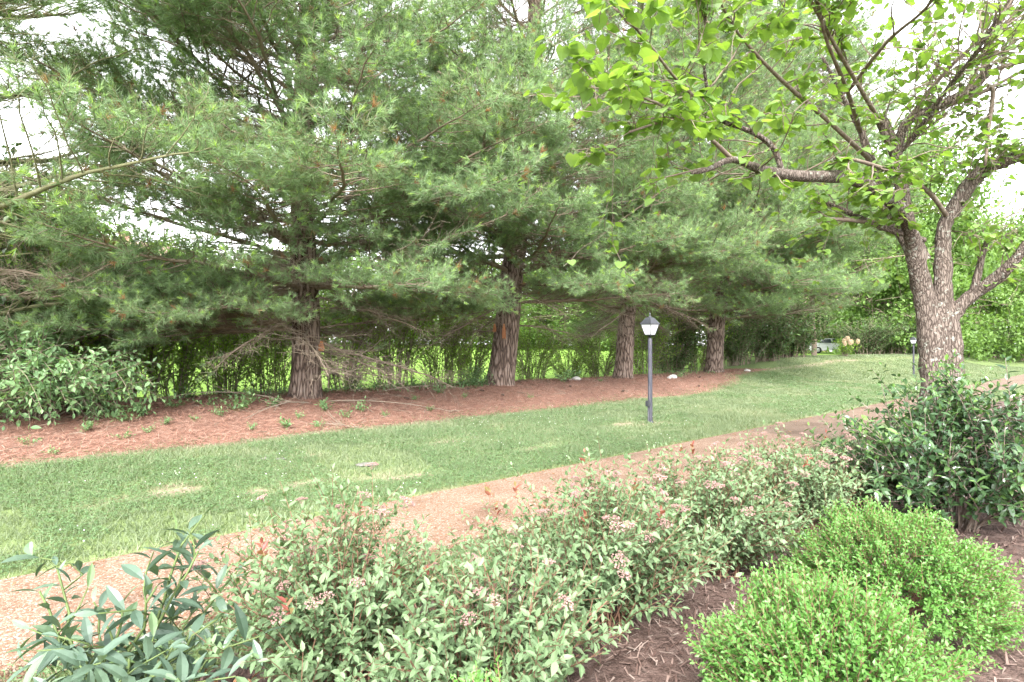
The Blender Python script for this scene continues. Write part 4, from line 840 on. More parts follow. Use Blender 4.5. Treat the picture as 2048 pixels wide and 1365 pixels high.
def at_line(px, s):
    r = (px - PX0) / FPX; d = s / (0.744 - 0.668 * r); return np.array([r * d, d])
def shrub(protos, i, px, s, H, wide, label, name='thicket_shrub', group='thicket behind the straw bank', mats=None):
    p = at_line(px, s); z = float(Z(*p)); t = thing(name, label, 'shrub', (p[0], p[1], z - 0.03), (i * 2.1) % 6.28, group)
    wm, fm = protos[i % len(protos)]; wide *= 1.18; H *= 1.22; sc = (wide / 1.25, wide / 1.25, H / 2.2)
    a = link('woody_stems', wm, t, None, None, sc); c = link('foliage', fm, t, None, None, sc); tag(a, kind='stuff'); tag(c, kind='stuff'); return t
for i, (pr, px, s, H, wd, lab) in enumerate([
    (EV, -60, 13.2, 3.4, 1.9, 'dark shrub at the left edge behind the layered shrub'),
    (TH, 110, 14.0, 3.1, 1.8, 'tall leafy shrub behind the layered shrub'),
    (TH, 260, 14.6, 2.7, 1.6, 'leafy shrub where the layered shrub ends'),
    (TH, 350, 14.9, 2.3, 1.2, 'sunlit thin shrub left of the straight pine, next to the dark shrubs'),
    (TH, 455, 15.2, 1.9, 1.2, 'low sunlit shrub a short way left of the straight pine trunk'),
    (TH, 545, 15.0, 2.2, 1.1, 'sunlit shrub directly left of the straight pine trunk'),
    (TH, 690, 15.0, 2.6, 1.4, 'leafy shrub directly right of the straight pine trunk'),
    (TH, 790, 14.8, 2.9, 1.4, 'tall leafy shrub midway between the two nearest pine trunks'),
    (TH, 885, 14.4, 2.0, 1.1, 'low leafy shrub left of the ivied leaning pine trunk'),
    (TH, 940, 15.2, 2.7, 1.2, 'leafy shrub partly hidden by the ivied leaning pine trunk'),
    (TH, 1065, 15.0, 1.75, 1.3, 'bright low shrub right of the ivied leaning pine trunk'),
    (TH, 1140, 15.6, 1.3, 1.1, 'lowest bright shrub in front of the far sunny lawn'),
    (TH, 1200, 15.0, 1.9, 1.4, 'bright shrub left of the ringed pine trunk'),
    (TH, 1290, 15.0, 2.6, 1.5, 'green shrub between the ringed pine and the lamp post'),
    (EV, 1345, 15.3, 3.0, 1.8, 'tall dark shrub right of the lamp post'),
    (TH, 1395, 14.9, 3.2, 1.6, 'tall green shrub left of the last pine trunk'),
    (EV, 1475, 14.6, 3.0, 2.2, 'dense dark evergreen mound right of the last pine trunk'),
    (EV, 1530, 14.2, 3.2, 2.4, 'dense dark evergreen mound in the middle of the dark group'),
    (EV, 1585, 14.0, 2.8, 2.2, 'dark evergreen mound at the gap with the parked car'),
    (EV, 1735, 14.3, 2.3, 2.2, 'dark broad shrub behind the cream hydrangea'),
    (EV, 1785, 14.0, 2.6, 2.6, 'dark broad shrub left of the far lamp post'),
    (EV, 1840, 13.0, 2.4, 2.4, 'dark shrub behind the redbud trunk and far lamp'),
    (EV, 1925, 12.0, 2.8, 3.2, 'dark shrub just right of the redbud trunk'),
    (EV, 1965, 11.5, 2.8, 3.6, 'dark shrub nearest the right edge across the lawn')]):
    shrub(pr, i, px, s, H, wd, lab)

def proto_tree(seed, H, Rr, clear, n_limb, n_sub, leaves, size, mat):
    rng = np.random.default_rng(seed); W = Buf(); LV = Leaves()
    tk = np.stack([np.cumsum(rng.normal(0, 0.06, 9)), np.cumsum(rng.normal(0, 0.06, 9)), np.linspace(-0.1, H * 0.86, 9)], -1); W.tube(tk, np.linspace(0.018 * H, 0.02, 9), 8, 0.4)
    for i in range(n_limb):
        f = rng.uniform(clear, 1) ; z = f * H * 0.86; j = min(int(f * 8), 7); p = tk[j] + (tk[j + 1] - tk[j]) * (f * 8 - j); az = i * 2.4 + rng.normal(0, 0.3)
        env = Rr * math.sqrt(max(0.06, 1 - ((z / H - 0.42) / 0.62) ** 2)); l = env * rng.uniform(0.75, 1.1); dv = np.array([math.cos(az), math.sin(az), rng.uniform(0.0, 0.5)])
        q = bez(p, p + dv * l * 0.5 + np.array([0, 0, l * 0.12]), p + dv * l + np.array([0, 0, -l * 0.08]), 6); W.tube(q, np.linspace(0.006 * H, 0.012, 6), 5, 0.4)
        for k in range(n_sub):
            g = rng.uniform(0.3, 1) * 5; j2 = min(int(g), 4); p2 = q[j2] + (q[j2 + 1] - q[j2]) * (g - j2); d2 = nrm(rng.normal(0, 1, 3) * np.array([1, 1, 0.6]) + dv * 0.5); l2 = l * rng.uniform(0.15, 0.42)
            e = p2 + d2 * l2; W.tube(np.stack([p2, (p2 + e) / 2 + rng.normal(0, .03, 3), e]), [0.02, 0.014, 0.008], 3, 0.4, cap=False)
            m = leaves; c = p2 + (e - p2) * rng.uniform(0.2, 1.1, (m, 1)) + rng.normal(0, 1, (m, 3)) * np.array([0.34, 0.34, 0.22]) * (0.5 + 0.12 * l)
            LV.add(c, rng.normal(0, 1, (m, 3)) + np.array([0, 0, -0.3]), rng.normal(0, 0.45, (m, 3)) + np.array([0, 0, 1]), size * rng.uniform(0.6, 1.2, m), np.clip(rng.normal(0.45, 0.15) + rng.normal(0, 0.15, m), 0, 1))
    b = Buf(); scatter(b, LEAF_QUAD, *LV.get()); return W.mesh('trunk', M['twig'], True), b.mesh('crown', M[mat])
TR = [proto_tree(600 + i, 10.0, 4.2, 0.10, 40, 10, 50, 0.24, 'tree') for i in range(3)]
LOWT = [proto_tree(620, 7.0, 4.6, 0.3, 20, 9, 40, 0.16, 'tree')]

def tree(protos, i, pos, H, wide, label, group='trees beyond the straw bank', name='leafy_tree'):
    z = float(Z(*pos)); t = thing(name, label, 'tree', (pos[0], pos[1], z - 0.05), (i * 1.7) % 6.28, group); H0, R0 = (10.0, 4.2) if protos is TR else (7.0, 4.6)
    wm, fm = protos[i % len(protos)]; drop = pos[1] > 48; H *= 1.3; wide *= 1.15; sc = (wide / R0, wide / R0, H / H0); link('trunk', wm, t, None, None, sc); tag(link('crown', fm, t, (0, 0, -0.13 * H if drop else 0), None, sc), kind='stuff'); return t
def pxd(px, d): return np.array([(px - PX0) / FPX * d, d])
for i, (pr, px, d, H, wd, lab) in enumerate([
    (TR, 40, 17.0, 5.2, 2.3, 'light green tree behind the bare branches at the left edge'),
    (LOWT, 1632, 36.0, 7.5, 5.4, 'spreading tree arching over the gap with the parked car'),
    (TR, 1800, 50.0, 10.5, 5.0, 'bright leafy tree behind the redbud, left of its trunk'),
    (TR, 1860, 56.0, 12.0, 5.5, 'bright leafy tree directly behind the redbud fork'),
    (TR, 1925, 58.0, 12.5, 5.5, 'bright leafy tree right of the redbud trunk above the dark shrub'),
    (TR, 1985, 62.0, 13.5, 6.0, 'tall bright tree between the redbud and the right edge'),
    (TR, 2045, 66.0, 14.0, 6.5, 'tall bright tree cut by the right edge'),
    (TR, 1775, 52.0, 18.5, 6.2, 'very tall leafy tree filling the sky behind the redbud limbs'),
    (TR, 1720, 62.0, 9.0, 5.0, 'pale tree far behind the cream hydrangea'),
    (TR, 1560, 66.0, 10.0, 6.0, 'pale far tree showing above the dark evergreen mounds'),
    (TR, 1430, 70.0, 10.5, 6.5, 'pale far tree behind the last pine'),
    (TR, 1290, 68.0, 10.0, 6.5, 'pale far tree behind the near lamp post'),
    (TR, 1170, 74.0, 8.5, 6.5, 'pale far tree beyond the sunny lawn, left of the ringed pine'),
    (TR, 1050, 70.0, 8.0, 6.0, 'pale far tree just right of the ivied pine'),
    (TR, 900, 66.0, 9.5, 6.5, 'pale far tree left of the ivied pine'),
    (TR, 770, 60.0, 9.0, 6.0, 'pale far tree between the two nearest pine trunks'),
    (TR, 655, 64.0, 7.0, 5.0, 'pale far tree just right of the straight pine trunk'),
    (TR, 330, 52.0, 8.5, 5.5, 'pale far tree between the far roofs'),
    (TR, 195, 30.0, 5.0, 3.2, 'mid green tree in front of the pinkish roof'),
    (TR, 470, 36.0, 4.6, 3.0, 'small tree in front of the low brick house'),
    (TR, 1010, 56.0, 8.0, 5.5, 'far tree seen right above the ivied pine foot'),
    (TR, 1120, 60.0, 8.5, 5.5, 'far tree at the edge of the sunny lawn'),
    (TR, 1230, 58.0, 8.5, 5.5, 'far tree hidden mostly by the ringed pine trunk'),
    (TR, 570, 50.0, 7.5, 5.0, 'far tree left of the straight pine trunk'),
    (TR, -40, 44.0, 9.0, 5.5, 'pale far tree at the left edge')]):
    tree(pr, i, pxd(px, d), H, wd, lab)

M['brick'] = noise_mat('brick wall', [(0.26, 0.15, 0.11), (0.34, 0.20, 0.15), (0.42, 0.27, 0.21)], 3, 5, 0.9, 0.2)
M['roof'] = noise_mat('shingle roof', [(0.22, 0.15, 0.12), (0.30, 0.21, 0.175), (0.37, 0.28, 0.24)], 4, 6, 0.9, 0.3)
M['trim'] = plain('white trim', (0.74, 0.74, 0.73), 0.6, 0.3, 0, 0.04)
M['glass'] = plain('window glass', (0.06, 0.075, 0.085), 0.12, 0.6, 0, 0.2)
M['car_paint'] = plain('white car paint', (0.72, 0.73, 0.75), 0.25, 0.6, 0, 0.02)
M['rubber'] = plain('tyre rubber', (0.025, 0.025, 0.027), 0.8, 0.2)
M['chrome'] = plain('alloy rim', (0.5, 0.5, 0.52), 0.3, 0.5, 0.8, 0.1)
def house(label, px, d, w, dp, h, rz, wall='brick'):
    p = pxd(px, d); z = float(Z(*p)) - 0.2; t = thing('house', label, 'house', (p[0], p[1], z), rz, 'houses beyond the lawn')
    b = Buf(); b.box((0, 0, h / 2), (w, dp, h)); g = h + w * 0.0
    rise = dp * 0.36
    for sx in (-1, 1): b.add([(sx * w / 2, -dp / 2, h), (sx * w / 2, dp / 2, h), (sx * w / 2, 0, h + rise)], [[0, 1, 2]])
    link('wall', b.mesh('wall', M[wall]), t)
    b = Buf(); o = 0.45; k = rise / (dp / 2)
    for sy in (-1, 1):
        e = np.array([(-w / 2 - o, sy * (dp / 2 + o), h - k * o), (w / 2 + o, sy * (dp / 2 + o), h - k * o), (w / 2 + o, 0, h + rise), (-w / 2 - o, 0, h + rise)]); up = np.array([0, 0, 0.16])
        v = np.concatenate([e + np.array([0, 0, 0.03]), e + up]); b.add(v, [[0, 1, 2, 3], [4, 5, 6, 7], [0, 1, 5, 4], [1, 2, 6, 5], [2, 3, 7, 6], [3, 0, 4, 7]])
    rf = link('roof', b.mesh('roof', M['roof']), t)
    b = Buf(); b.box((w * 0.28, dp * 0.12, h + rise * 0.9 + 0.5), (0.8, 0.6, 1.6)); b.box((w * 0.28, dp * 0.12, h + rise * 0.9 + 1.33), (0.92, 0.72, 0.1)); link('chimney', b.mesh('chimney', M[wall]), rf)
    nw = max(3, int(w / 2.8))
    for i in range(nw):
        x = (i + 0.5) / nw * w - w / 2
        for zc in ([1.5, 4.2] if h > 4.5 else [1.5]):
            if i == nw // 2 and zc < 2:
                b = Buf(); b.box((x, -dp / 2 - 0.03, 1.05), (1.0, 0.08, 2.1)); dr = link('door', b.mesh('door', M['trim']), t)
                b = Buf(); b.lathe([(0, 0), (0.05, 0.0), (0.05, 0.06), (0, 0.07)], 8, (x + 0.38, -dp / 2 - 0.1, 1.0)); link('handle', b.mesh('handle', M['dark_metal']), dr); continue
            b = Buf(); b.box((x, -dp / 2 - 0.02, zc), (1.0, 0.06, 1.4)); wd = link('window', b.mesh('window', M['glass']), t)
            b = Buf()
            for (cx2, cz2, sx2, sz2) in ((0, 0.72, 1.2, 0.1), (0, -0.72, 1.2, 0.1), (-0.55, 0, 0.1, 1.34), (0.55, 0, 0.1, 1.34), (0, 0, 1.0, 0.05), (0, 0.36, 0.05, 0.62), (0, -0.36, 0.05, 0.62)): b.box((x + cx2, -dp / 2 - 0.06, zc + cz2), (sx2, 0.09, sz2))
            link('frame', b.mesh('frame', M['trim']), wd)
    return t
house('two storey brick house with pinkish roof glimpsed through the left branches', 120, 47, 15, 9, 5.4, R(20))
house('low brick house glimpsed beside the straight pine trunk', 455, 58, 13, 8, 3.2, R(8))
house('pale house beyond the gap with the parked car', 1662, 84, 16, 9, 5.2, R(-25))

def car(label, px, d, rz):
    p = pxd(px, d); t = thing('parked_car', label, 'car', (p[0], p[1], float(Z(*p))), rz)
    prof = [(-2.2, 0.45), (-2.25, 0.75), (-2.1, 0.98), (-1.25, 1.05), (-0.55, 1.48), (0.75, 1.52), (1.75, 1.1), (2.15, 1.02), (2.25, 0.7), (2.2, 0.42)]
    n = len(prof); ys = [(-0.86, 0.0), (-0.9, 0.35), (-0.9, 0.75), (0.9, 0.75), (0.9, 0.35), (0.86, 0.0)]
    b = Buf(); v = []
    for x, z in prof:
        ins = 0.16 * max(0, (z - 1.0) / 0.5); v += [(x, -0.88 + ins, z), (x, 0.88 - ins, z)]
    for sx, zz_ in ((2.2, 0.3), (-2.2, 0.3)): v += [(sx, -0.86, zz_), (sx, 0.86, zz_)]
    order = list(range(n)) + [n, n + 1]; m_ = len(order)
    b.add(v, [[2 * order[i], 2 * order[(i + 1) % m_], 2 * order[(i + 1) % m_] + 1, 2 * order[i] + 1] for i in range(m_)])
    c = np.array([(0, -0.88, 0.7), (0, 0.88, 0.7)]); b.add(np.concatenate([np.array(v), c]), [[2 * order[i], 2 * order[(i + 1) % m_], len(v)] for i in range(m_)] + [[2 * order[i] + 1, 2 * order[(i + 1) % m_] + 1, len(v) + 1] for i in range(m_)])
    link('body', b.mesh('body', M['car_paint'], False), t)
    for sy in (-1, 1):
        for x0, x1 in ((-0.95, 0.08), (0.16, 1.35)):
            b = Buf(); y = sy * 0.80; b.add([(x0 + (0.0 if x0 > 0 else 0.1), sy * 0.90, 1.06), (x1, sy * 0.90, 1.06), (min(x1, 0.75), sy * 0.765, 1.45), (max(x0 + 0.1, -0.5), sy * 0.765, 1.45)], [[0, 1, 2, 3]]); link('side_window', b.mesh('side_window', M['glass']), t)
        for x in (-1.4, 1.4):
            w = link('wheel', None, t, (x, sy * 0.82, 0.33), (R(90), 0, 0)); b = Buf(); b.lathe([(0.2, -0.11), (0.31, -0.11), (0.335, -0.06), (0.335, 0.06), (0.31, 0.11), (0.2, 0.11)], 20); link('tyre', b.mesh('tyre', M['rubber'], True), w)
            b = Buf(); b.lathe([(0.0, -0.085), (0.06, -0.1), (0.2, -0.08), (0.2, 0.08), (0.06, 0.1), (0, 0.085)], 12); link('rim', b.mesh('rim', M['chrome']), w)
        for x, nm_ in ((2.2, 'headlight'), (-2.22, 'tail_light')):
            b = Buf(); b.box((x, sy * 0.62, 0.78), (0.1, 0.34, 0.16)); link(nm_, b.mesh(nm_, M['chrome' if x > 0 else 'roof']), t)
    for x0, z0, x1, z1 in ((-1.2, 1.09, -0.62, 1.45), (0.86, 1.48, 1.68, 1.14)):
        b = Buf(); off = 0.02; b.add([(x0 - off * np.sign(-x0), -0.7, z0 + off), (x0 - off * np.sign(-x0), 0.7, z0 + off), (x1, 0.68, z1 + off), (x1, -0.68, z1 + off)], [[0, 1, 2, 3]]); link('windscreen', b.mesh('windscreen', M['glass']), t)
car('white car parked far off in the gap between the hedges', 1664, 58, R(160))

# cream hydrangea at the hedge gap
def hydrangea():
    rng = np.random.default_rng(71); p = at_line(1690, 12.9); base = np.array([p[0], p[1], float(Z(*p))]); t = thing('hydrangea_shrub', 'hydrangea with cream flower heads at the hedge gap', 'shrub', base)
    ends = []; W, LV = gen_plant(rng, base, 26, 1.2, 0.95, 0.15, 0.010, 3, 0.3, 0.07, 0.16, 0.3, 60, 0.75, 0.8, (0.4, 0.95), 0.1, 4, 0.0, (1, 1), ends)
    tag(link('woody_stems', W.mesh('woody_stems', M['twig'], False, base), t), kind='stuff'); b = Buf(); scatter(b, LEAF_OVAL, *LV.get()); tag(link('foliage', b.mesh('foliage', M['thicket'], False, base), t), kind='stuff')
    mt = leaf_mat('cream flower', [(0.50, 0.38, 0.25), (0.62, 0.50, 0.36)], 0.2, (1, 1, 0.8), 0.8, 0.1); b = Buf(); q = rng.normal(0, 1, (60, 3)); q = nrm(q) * np.array([0.75, 0.75, 1.1]); V = sph[None] * 0.28 + q[:, None]; b.add(V.reshape(-1, 3), (sf[None] + 6 * np.arange(60)[:, None, None]).reshape(-1, 3), np.repeat(rng.random(60), 6)); fm = b.mesh('flower_head', mt)
    ends.sort(key=lambda e: -e[0][2] + 0.4 * e[0][1] - 0.4 * base[1])
    for p_, d_ in ends[:9]: link('flower_head', fm, t, np.asarray(p_) - base, None, rng.uniform(0.10, 0.15))
hydrangea()
# low green shrub at the right edge beyond the holly
shrub(TH, 1, 2052, -0.9, 0.95, 1.0, 'low bright shrub at the right edge behind the holly', 'low_shrub', None)

# ------------------------------------------------------------------ lamp posts
def lamp_post(label, x, y, rz):
    z = float(Z(x, y)); t = thing('lamp_post', label, 'lamp post', (x, y, z), rz, 'black lantern posts along the lawn')
    b = Buf(); b.lathe([(0.045, -0.3), (0.045, 0.0), (0.043, 1.2), (0.041, 1.60), (0.036, 1.645), (0.022, 1.665), (0.0, 1.668)], 16); link('post', b.mesh('post', M['post_paint'], True), t)
    b = Buf(); b.lathe([(0.047, -0.02), (0.075, -0.02), (0.075, 0.012), (0.062, 0.03), (0.047, 0.045)], 16); link('base_collar', b.mesh('base_collar', M['post_paint'], True), t)
    b = Buf(); b.lathe([(0.020, 1.64), (0.020, 1.70), (0.055, 1.705), (0.055, 1.715), (0.0, 1.717)], 12); br = link('bracket', b.mesh('bracket', M['dark_metal'], True), t)
    lan = link('lantern', None, t, (0, 0, 1.72)); z0, z1, w0, w1 = 0.0, 0.205, 0.068, 0.122
    b = Buf(); b.box((0, 0, 0.004), (0.15, 0.15, 0.012)); link('floor_plate', b.mesh('floor_plate', M['dark_metal']), lan)
    for k in range(4):
        a = k * math.pi / 2; cs, sn = math.cos(a), math.sin(a); rot = lambda q: np.stack([q[:, 0] * cs - q[:, 1] * sn, q[:, 0] * sn + q[:, 1] * cs, q[:, 2]], -1)
        q = np.array([(-w0 + .004, -w0, z0 + .012), (w0 - .004, -w0, z0 + .012), (w1 - .004, -w1, z1), (-w1 + .004, -w1, z1)]); v = np.concatenate([rot(q), rot(q * np.array([1, 0.97, 1]))])
        b = Buf(); b.add(v, [[0, 1, 2, 3], [7, 6, 5, 4], [0, 1, 5, 4], [1, 2, 6, 5], [2, 3, 7, 6], [3, 0, 4, 7]]); link('pane', b.mesh('pane', M['frost']), lan)
        b = Buf(); c0 = rot(np.array([(w0, -w0, z0)]))[0]; c1 = rot(np.array([(w1, -w1, z1 + .004)]))[0]; b.tube(np.stack([c0, c1]), 0.0065, 6); link('corner_bar', b.mesh('corner_bar', M['dark_metal']), lan)
    # roof: four curved facets, rim, cap and finial
    b = Buf(); prof = [(0.138, z1 + .002), (0.140, z1 + .014), (0.112, z1 + .055), (0.080, z1 + .105), (0.056, z1 + .135), (0.050, z1 + .139)]
    V = np.array([(sx * r, sy * r, zz_) for r, zz_ in prof for sx, sy in ((-1, -1), (1, -1), (1, 1), (-1, 1))]); F = [[4 * i + j, 4 * i + (j + 1) % 4, 4 * i + 4 + (j + 1) % 4, 4 * i + 4 + j] for i in range(len(prof) - 1) for j in range(4)]; F.append([20, 21, 22, 23]); F.append([3, 2, 1, 0])
    b.add(V, F); link('lantern_roof', b.mesh('lantern_roof', M['dark_metal']), lan)
    b = Buf(); b.lathe([(0.040, z1 + .139), (0.044, z1 + .150), (0.030, z1 + .160), (0.014, z1 + .170), (0.012, z1 + .185), (0.022, z1 + .195), (0.020, z1 + .208), (0.008, z1 + .222), (0.006, z1 + .240), (0.0, z1 + .246)], 12); link('finial', b.mesh('finial', M['dark_metal'], True), lan)
    b = Buf(); b.tube(np.array([(-0.062, 0, -0.2), (-0.062, 0, 0.33)]), 0.013, 8); link('conduit', b.mesh('conduit', M['dark_metal'], True), t)
    b = Buf(); b.box((-0.070, 0, 0.385), (0.055, 0.07, 0.11)); b.box((-0.102, 0, 0.39), (0.012, 0.06, 0.09)); link('outlet_box', b.mesh('outlet_box', M['dark_metal']), t)
lp = G(1300, 11.15); lamp_post('black lamp post with frosted lantern standing on the near lawn', lp[0], lp[1], R(38))
lp = G(1827, 31.0); lamp_post('small far black lamp post just left of the redbud trunk', lp[0], lp[1], R(38))

# ------------------------------------------------------------------ stones, cones, weeds, ivy, hanging bits
def rock_mesh(seed, flat=0.6):
    rng = np.random.default_rng(seed); b = Buf(); th = np.linspace(0, 2 * np.pi, 12, endpoint=False); ph = np.linspace(0.02, np.pi - 0.02, 8)
    A, B_ = np.meshgrid(th, ph); n_ = fbm(np.cos(A) * 1.3 + seed * 3, np.sin(A) * 1.3 + B_ * 1.2, 1.2, seed); r = 0.7 + 0.6 * n_
    V = np.stack([r * np.sin(B_) * np.cos(A), 0.8 * r * np.sin(B_) * np.sin(A), flat * r * np.cos(B_)], -1); ii = np.arange(A.size).reshape(A.shape); jn = np.roll(ii, -1, 1)
    b.add(V.reshape(-1, 3), np.stack([ii[:-1], ii[1:], jn[1:], jn[:-1]], -1).reshape(-1, 4)); return b.mesh('rock', M['rock'], True)
RK = [rock_mesh(i) for i in range(4)]
M['stone_grey'] = noise_mat('flat grey stone', [(0.11, 0.10, 0.095), (0.16, 0.148, 0.14), (0.21, 0.195, 0.185)], 10, 6, 0.9, 0.4)
FS = rock_mesh(9, 0.16); FS.materials[0] = M['stone_grey']
for i, (px, d, sc, lab, m_) in enumerate([(1152, 18.6, 0.16, 'pale rock on the straw left of the ringed pine', RK[0]), (1141, 18.5, 0.07, 'small pale rock beside the larger rock on the straw', RK[1]), (1345, 20.6, 0.17, 'pale rock on the straw between the lamp post and last pine', RK[2]), (1338, 20.4, 0.10, 'smaller of the two pale rocks right of the lamp post', RK[3]), (1494, 25.5, 0.16, 'pale rock at the rounded end of the straw bank', RK[1]),
                                        (735, 7.05, 0.13, 'flat grey stone sunk in the lawn', FS), (531, 7.35, 0.075, 'left one of two small flat stones in the lawn', FS), (563, 7.35, 0.075, 'right one of two small flat stones in the lawn', FS)]):
    g = G(px, d); o = tag(link('rock', m_, None, (g[0], g[1], g[2] + sc * (0.25 if m_ is not FS else 0.10)), (0, 0, i * 1.3), sc), lab, 'rock', 'stones lying about')

def cone_mesh():
    b = Buf(); rng = np.random.default_rng(3); b.lathe([(0.0, -0.5), (0.12, -0.45), (0.16, 0), (0.1, 0.4), (0, 0.5)], 8)
    for k in range(46):
        z = -0.45 + 0.9 * k / 45; a = k * 2.4; r = 0.24 * math.sqrt(max(0.05, 1 - (z / 0.55) ** 2)); p = np.array([[r * 0.3 * math.cos(a - .7), r * 0.3 * math.sin(a - .7), z], [r * 0.3 * math.cos(a + .7), r * 0.3 * math.sin(a + .7), z], [r * 1.15 * math.cos(a + .22), r * 1.15 * math.sin(a + .22), z + .07], [r * 1.15 * math.cos(a - .22), r * 1.15 * math.sin(a - .22), z + .07]]); b.add(p, [[0, 1, 2, 3]])
    return b.mesh('pine_cone', M['cone'])
CN = cone_mesh(); rng = np.random.default_rng(91)
for i in range(14):
    t_ = rng.uniform(0, 22); s_ = rng.uniform(9.9, 12.6); q = xy(t_, s_)
    tag(link('pine_cone', CN, None, (q[0], q[1], float(Zts(t_, s_)) + 0.055), (R(85 + rng.normal(0, 8)), 0, rng.uniform(0, 6.28)), 0.13), 'dark fallen pine cone on the straw bank', 'pine cone', 'pine cones on the straw')

# weeds on the straw: little leafy plants
def weed_proto(seed, size):
    rng = np.random.default_rng(seed); W, LV = gen_plant(rng, (0, 0, 0), 9, 0.22, 0.24, 0.03, 0.004, 2, 0.12, 0.04, size, 0.3, 62, 0.85, 0.7, (0.3, 0.9), 0.1, 3); b = Buf(); scatter(b, LEAF_OVAL, *LV.get()); return W.mesh('stem', M['green_stem']), b.mesh('foliage', M['viburnum'])
WD = [weed_proto(700 + i, 0.075 + 0.012 * i) for i in range(3)]
def weed(i, px, d, sc, lab):
    g = G(px, d); t = thing('weed_plant', lab, 'plant', (g[0], g[1], g[2] + 0.01), i * 1.9, 'weeds on the straw bank'); w, f = WD[i % 3]; link('stem', w, t, None, None, sc); tag(link('foliage', f, t, None, None, sc), kind='stuff')
for i, (px, d, sc, lab) in enumerate([(490, 10.6, 1.5, 'broad leafy weed left of the straight pine foot'), (475, 10.2, 1.2, 'leafy weed in front of the broad weed by the straight pine'), (575, 9.55, 0.8, 'bright round weed in front of the straight pine'), (415, 10.3, 0.9, 'weed on the straw midway to the layered shrub'), (345, 10.0, 1.0, 'weed on the straw near the layered shrub tip'), (290, 9.3, 1.1, 'weed under the edge of the layered shrub'), (240, 8.9, 1.2, 'leafy weed at the front of the layered shrub'), (215, 9.2, 1.1, 'weed tucked below the layered shrub twigs'), (655, 10.9, 1.0, 'weed right of the straight pine foot'), (690, 10.6, 0.8, 'small weed two steps right of the straight pine'), (720, 11.2, 0.9, 'weed on the straw under the bare pine branches'), (640, 9.7, 0.6, 'tiny weed on the straw front edge below the straight pine'), (505, 9.3, 0.6, 'tiny weed near the lawn edge left of the straight pine'),
                                     (300, 8.6, 0.5, 'tiny weed near the lawn edge below the layered shrub'), (880, 13.6, 0.9, 'weed on the straw left of the ivied pine'), (830, 12.6, 0.6, 'small weed on the straw between the nearest pines'), (1128, 17.6, 1.6, 'bright broad weed beside the pale rocks'), (1148, 18.9, 1.4, 'bright weed behind the pale rocks'), (1362, 20.9, 1.1, 'weed behind the rocks right of the lamp post'), (760, 14.4, 1.1, 'weed at the back of the straw between the nearest pines'),
    (170, 8.3, 0.7, 'small weed below the layered shrub near the left edge'), (60, 7.6, 0.6, 'small weed on the straw close to the left edge'), (110, 7.3, 0.45, 'tiny weed on the straw by the lawn edge at far left'), (330, 9.0, 0.55, 'tiny weed on open straw right of the layered shrub'), (390, 9.4, 0.5, 'tiny weed on open straw midway to the straight pine'), (440, 9.8, 0.75, 'weed on open straw left of the two broad weeds'), (545, 10.7, 0.9, 'weed beside the left root of the straight pine'), (600, 10.2, 0.7, 'weed right in front of the straight pine roots'), (770, 11.0, 0.5, 'tiny weed on the straw below the fallen branches'), (860, 11.8, 0.5, 'tiny weed at the straw front between the nearest pines'), (930, 13.4, 0.6, 'small weed in front of the ivied pine'), (1060, 14.2, 0.5, 'tiny weed right of the ivied pine foot'), (1200, 18.0, 0.5, 'tiny weed left of the ringed pine foot'), (250, 8.2, 0.6, 'weed on the straw edge below the layered shrub leaves'), (370, 11.4, 1.1, 'leafy weed at the back of the straw by the layered shrub')]):
    weed(i, px, d, sc, lab)

# ivy at the foot of the leaning pine and along the back of the bank
def ivy(label, px, d, w, dp, h, n, seed):
    rng = np.random.default_rng(seed); g = G(px, d); t = thing('ivy_plant', label, 'plant', g, 0, 'ivy under the pines'); W = Buf(); LV = Leaves()
    for k in range(n):
        a = rng.uniform(0, 6.28); r = math.sqrt(rng.random()); e = np.array([g[0] + math.cos(a) * r * w, g[1] + math.sin(a) * r * dp, 0]); e[2] = float(Z(e[0], e[1])) + h * rng.uniform(0.15, 1) * (1 - 0.6 * r)
        s0 = np.array([e[0] + rng.normal(0, .1), e[1] + rng.normal(0, .1), float(Z(e[0], e[1]))]); pts = bez(s0, (s0 + e) / 2 + rng.normal(0, .04, 3), e, 4); W.tube(pts, 0.003, 3, .5, cap=False); path_leaves(rng, LV, pts, 0.035, 0.085, 0.1, 65, 0.7, (0.05, 0.55))
    tag(link('vine', W.mesh('vine', M['green_stem'], False, g), t), kind='stuff'); b = Buf(); scatter(b, LEAF_OVAL, *LV.get()); tag(link('foliage', b.mesh('foliage', M['viburnum'], False, g), t), kind='stuff')
ivy('ivy climbing the left foot of the leaning pine', 958, 15.7, 0.5, 0.4, 1.1, 80, 1)
ivy('ivy carpet on the straw left of the leaning pine', 850, 15.2, 1.5, 0.8, 0.28, 150, 2)
ivy('ivy carpet behind the straight pine trunk', 690, 13.8, 1.8, 0.7, 0.32, 150, 3)
ivy('ivy carpet behind the straw left of the straight pine', 470, 12.6, 1.6, 0.6, 0.3, 130, 4)
ivy('green ground cover behind the straw near the lamp post', 1330, 24.0, 2.4, 0.8, 0.3, 120, 5)

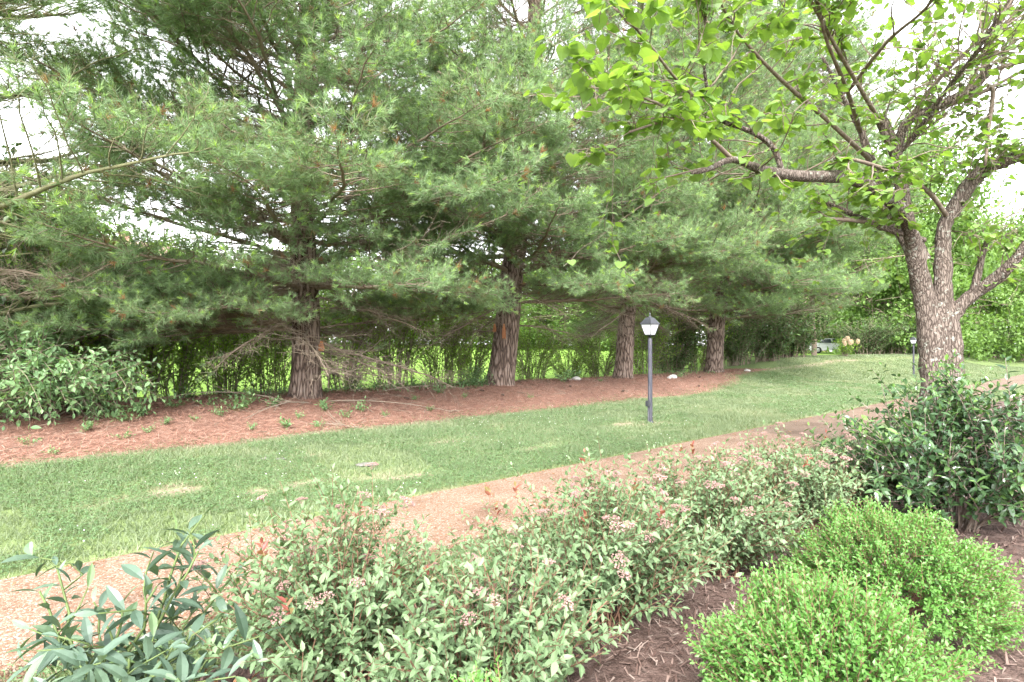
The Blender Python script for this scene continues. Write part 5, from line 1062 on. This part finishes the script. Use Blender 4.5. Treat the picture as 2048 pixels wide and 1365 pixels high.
# dried orange needle clusters caught on the branches
def hanging(label, px, py, d, l, w, seed):
    rng = np.random.default_rng(seed); p = P(px, py, d); b = Buf(); n = 60
    for k in range(n):
        a = rng.uniform(0, 6.28); r = w * math.sqrt(rng.random()); x0 = np.array([r * 0.3 * math.cos(a), r * 0.3 * math.sin(a), 0.0]); x1 = np.array([r * math.cos(a), r * math.sin(a), -l * rng.uniform(0.7, 1.05)]); b.tube(np.stack([x0, (x0 + x1) / 2 * np.array([1.3, 1.3, 1]), x1]), 0.004, 3, rng.random(), cap=False)
    tag(link('dried_needle_cluster', b.mesh('dried_needle_cluster', M['dry_orange']), None, p), label, 'dried needles', 'dried needle clusters in the pines')
M['dry_orange'] = leaf_mat('dried orange needles', [(0.40, 0.17, 0.08), (0.52, 0.24, 0.12), (0.60, 0.32, 0.18)], 0.2, (1, 0.9, 0.8), 0.8, 0.1)
hanging('long orange dried cluster hanging before the leaning pine trunk', 1008, 648, 15.3, 0.40, 0.055, 1)
hanging('short orange dried cluster at the left side of the leaning pine trunk', 989, 648, 15.4, 0.22, 0.05, 2)
hanging('orange dried cluster hanging right of the straight pine trunk', 643, 683, 11.3, 0.20, 0.06, 3)

# fallen dead branches at the foot of the pines
def fallen(label, px, d, l, az, seed, arch=0.25):
    rng = np.random.default_rng(seed); g = G(px, d); b = Buf(); k = 10; u = np.linspace(0, 1, k); x = g[0] + math.cos(az) * l * u + np.cumsum(rng.normal(0, .02, k)); y = g[1] + math.sin(az) * l * u + np.cumsum(rng.normal(0, .02, k)); z = Z(x, y) + 0.03 + arch * np.sin(u * np.pi * 0.9) * l * 0.3
    pts = np.stack([x, y, z], -1); b.tube(pts, np.linspace(0.014, 0.004, k), 5, .8)
    for _ in range(16):
        j = rng.integers(1, k - 1); d2 = nrm(np.array([math.cos(az), math.sin(az), 0]) * .7 + rng.normal(0, .6, 3)); l2 = rng.uniform(.15, .55); q = pts[j]; e = q + d2 * l2; e[2] = max(e[2], float(Z(e[0], e[1])) + .03); b.tube(np.stack([q, (q + e) / 2 + rng.normal(0, .03, 3), e]), [0.005, 0.0035, 0.002], 3, rng.random(), cap=False)
    tag(link('fallen_branch', b.mesh('fallen_branch', M['twig']), None, None), label, 'branch', 'dead branches on the straw')
fallen('pale dead branch lying left of the straight pine foot', 590, 11.2, 2.6, R(198), 1)
fallen('dead branch slanting from the straight pine foot to the lawn', 625, 11.3, 1.7, R(250), 2)
fallen('dead branch lying on the straw right of the straight pine', 650, 11.6, 2.6, R(5), 3, 0.15)
fallen('dead twiggy branch left of the ivied leaning pine', 760, 13.4, 2.2, R(20), 4, 0.2)
fallen('short dead branch with fork near the front of the straw', 720, 9.9, 0.8, R(170), 5, 0.1)
# dry brown fern-like stalk by the dark shrub
rng = np.random.default_rng(5); q = np.array([-1.02, 2.1, 0.0]); t = thing('dried_plant', 'withered brown plant between the dark shrub and nearest spirea', 'plant', q); W, LV = gen_plant(rng, q, 8, 0.30, 0.16, 0.03, 0.003, 2, 0.08, 0.03, 0.06, 0.4, 70, 0.3, 0.6, (0, 1), 0, 3, 0.5)
link('stem', W.mesh('stem', M['spirea_stem'], False, q), t); b = Buf(); scatter(b, LEAF_LANCE, *LV.get()); tag(link('foliage', b.mesh('foliage', M['dead_leaf'], False, q), t), kind='stuff')
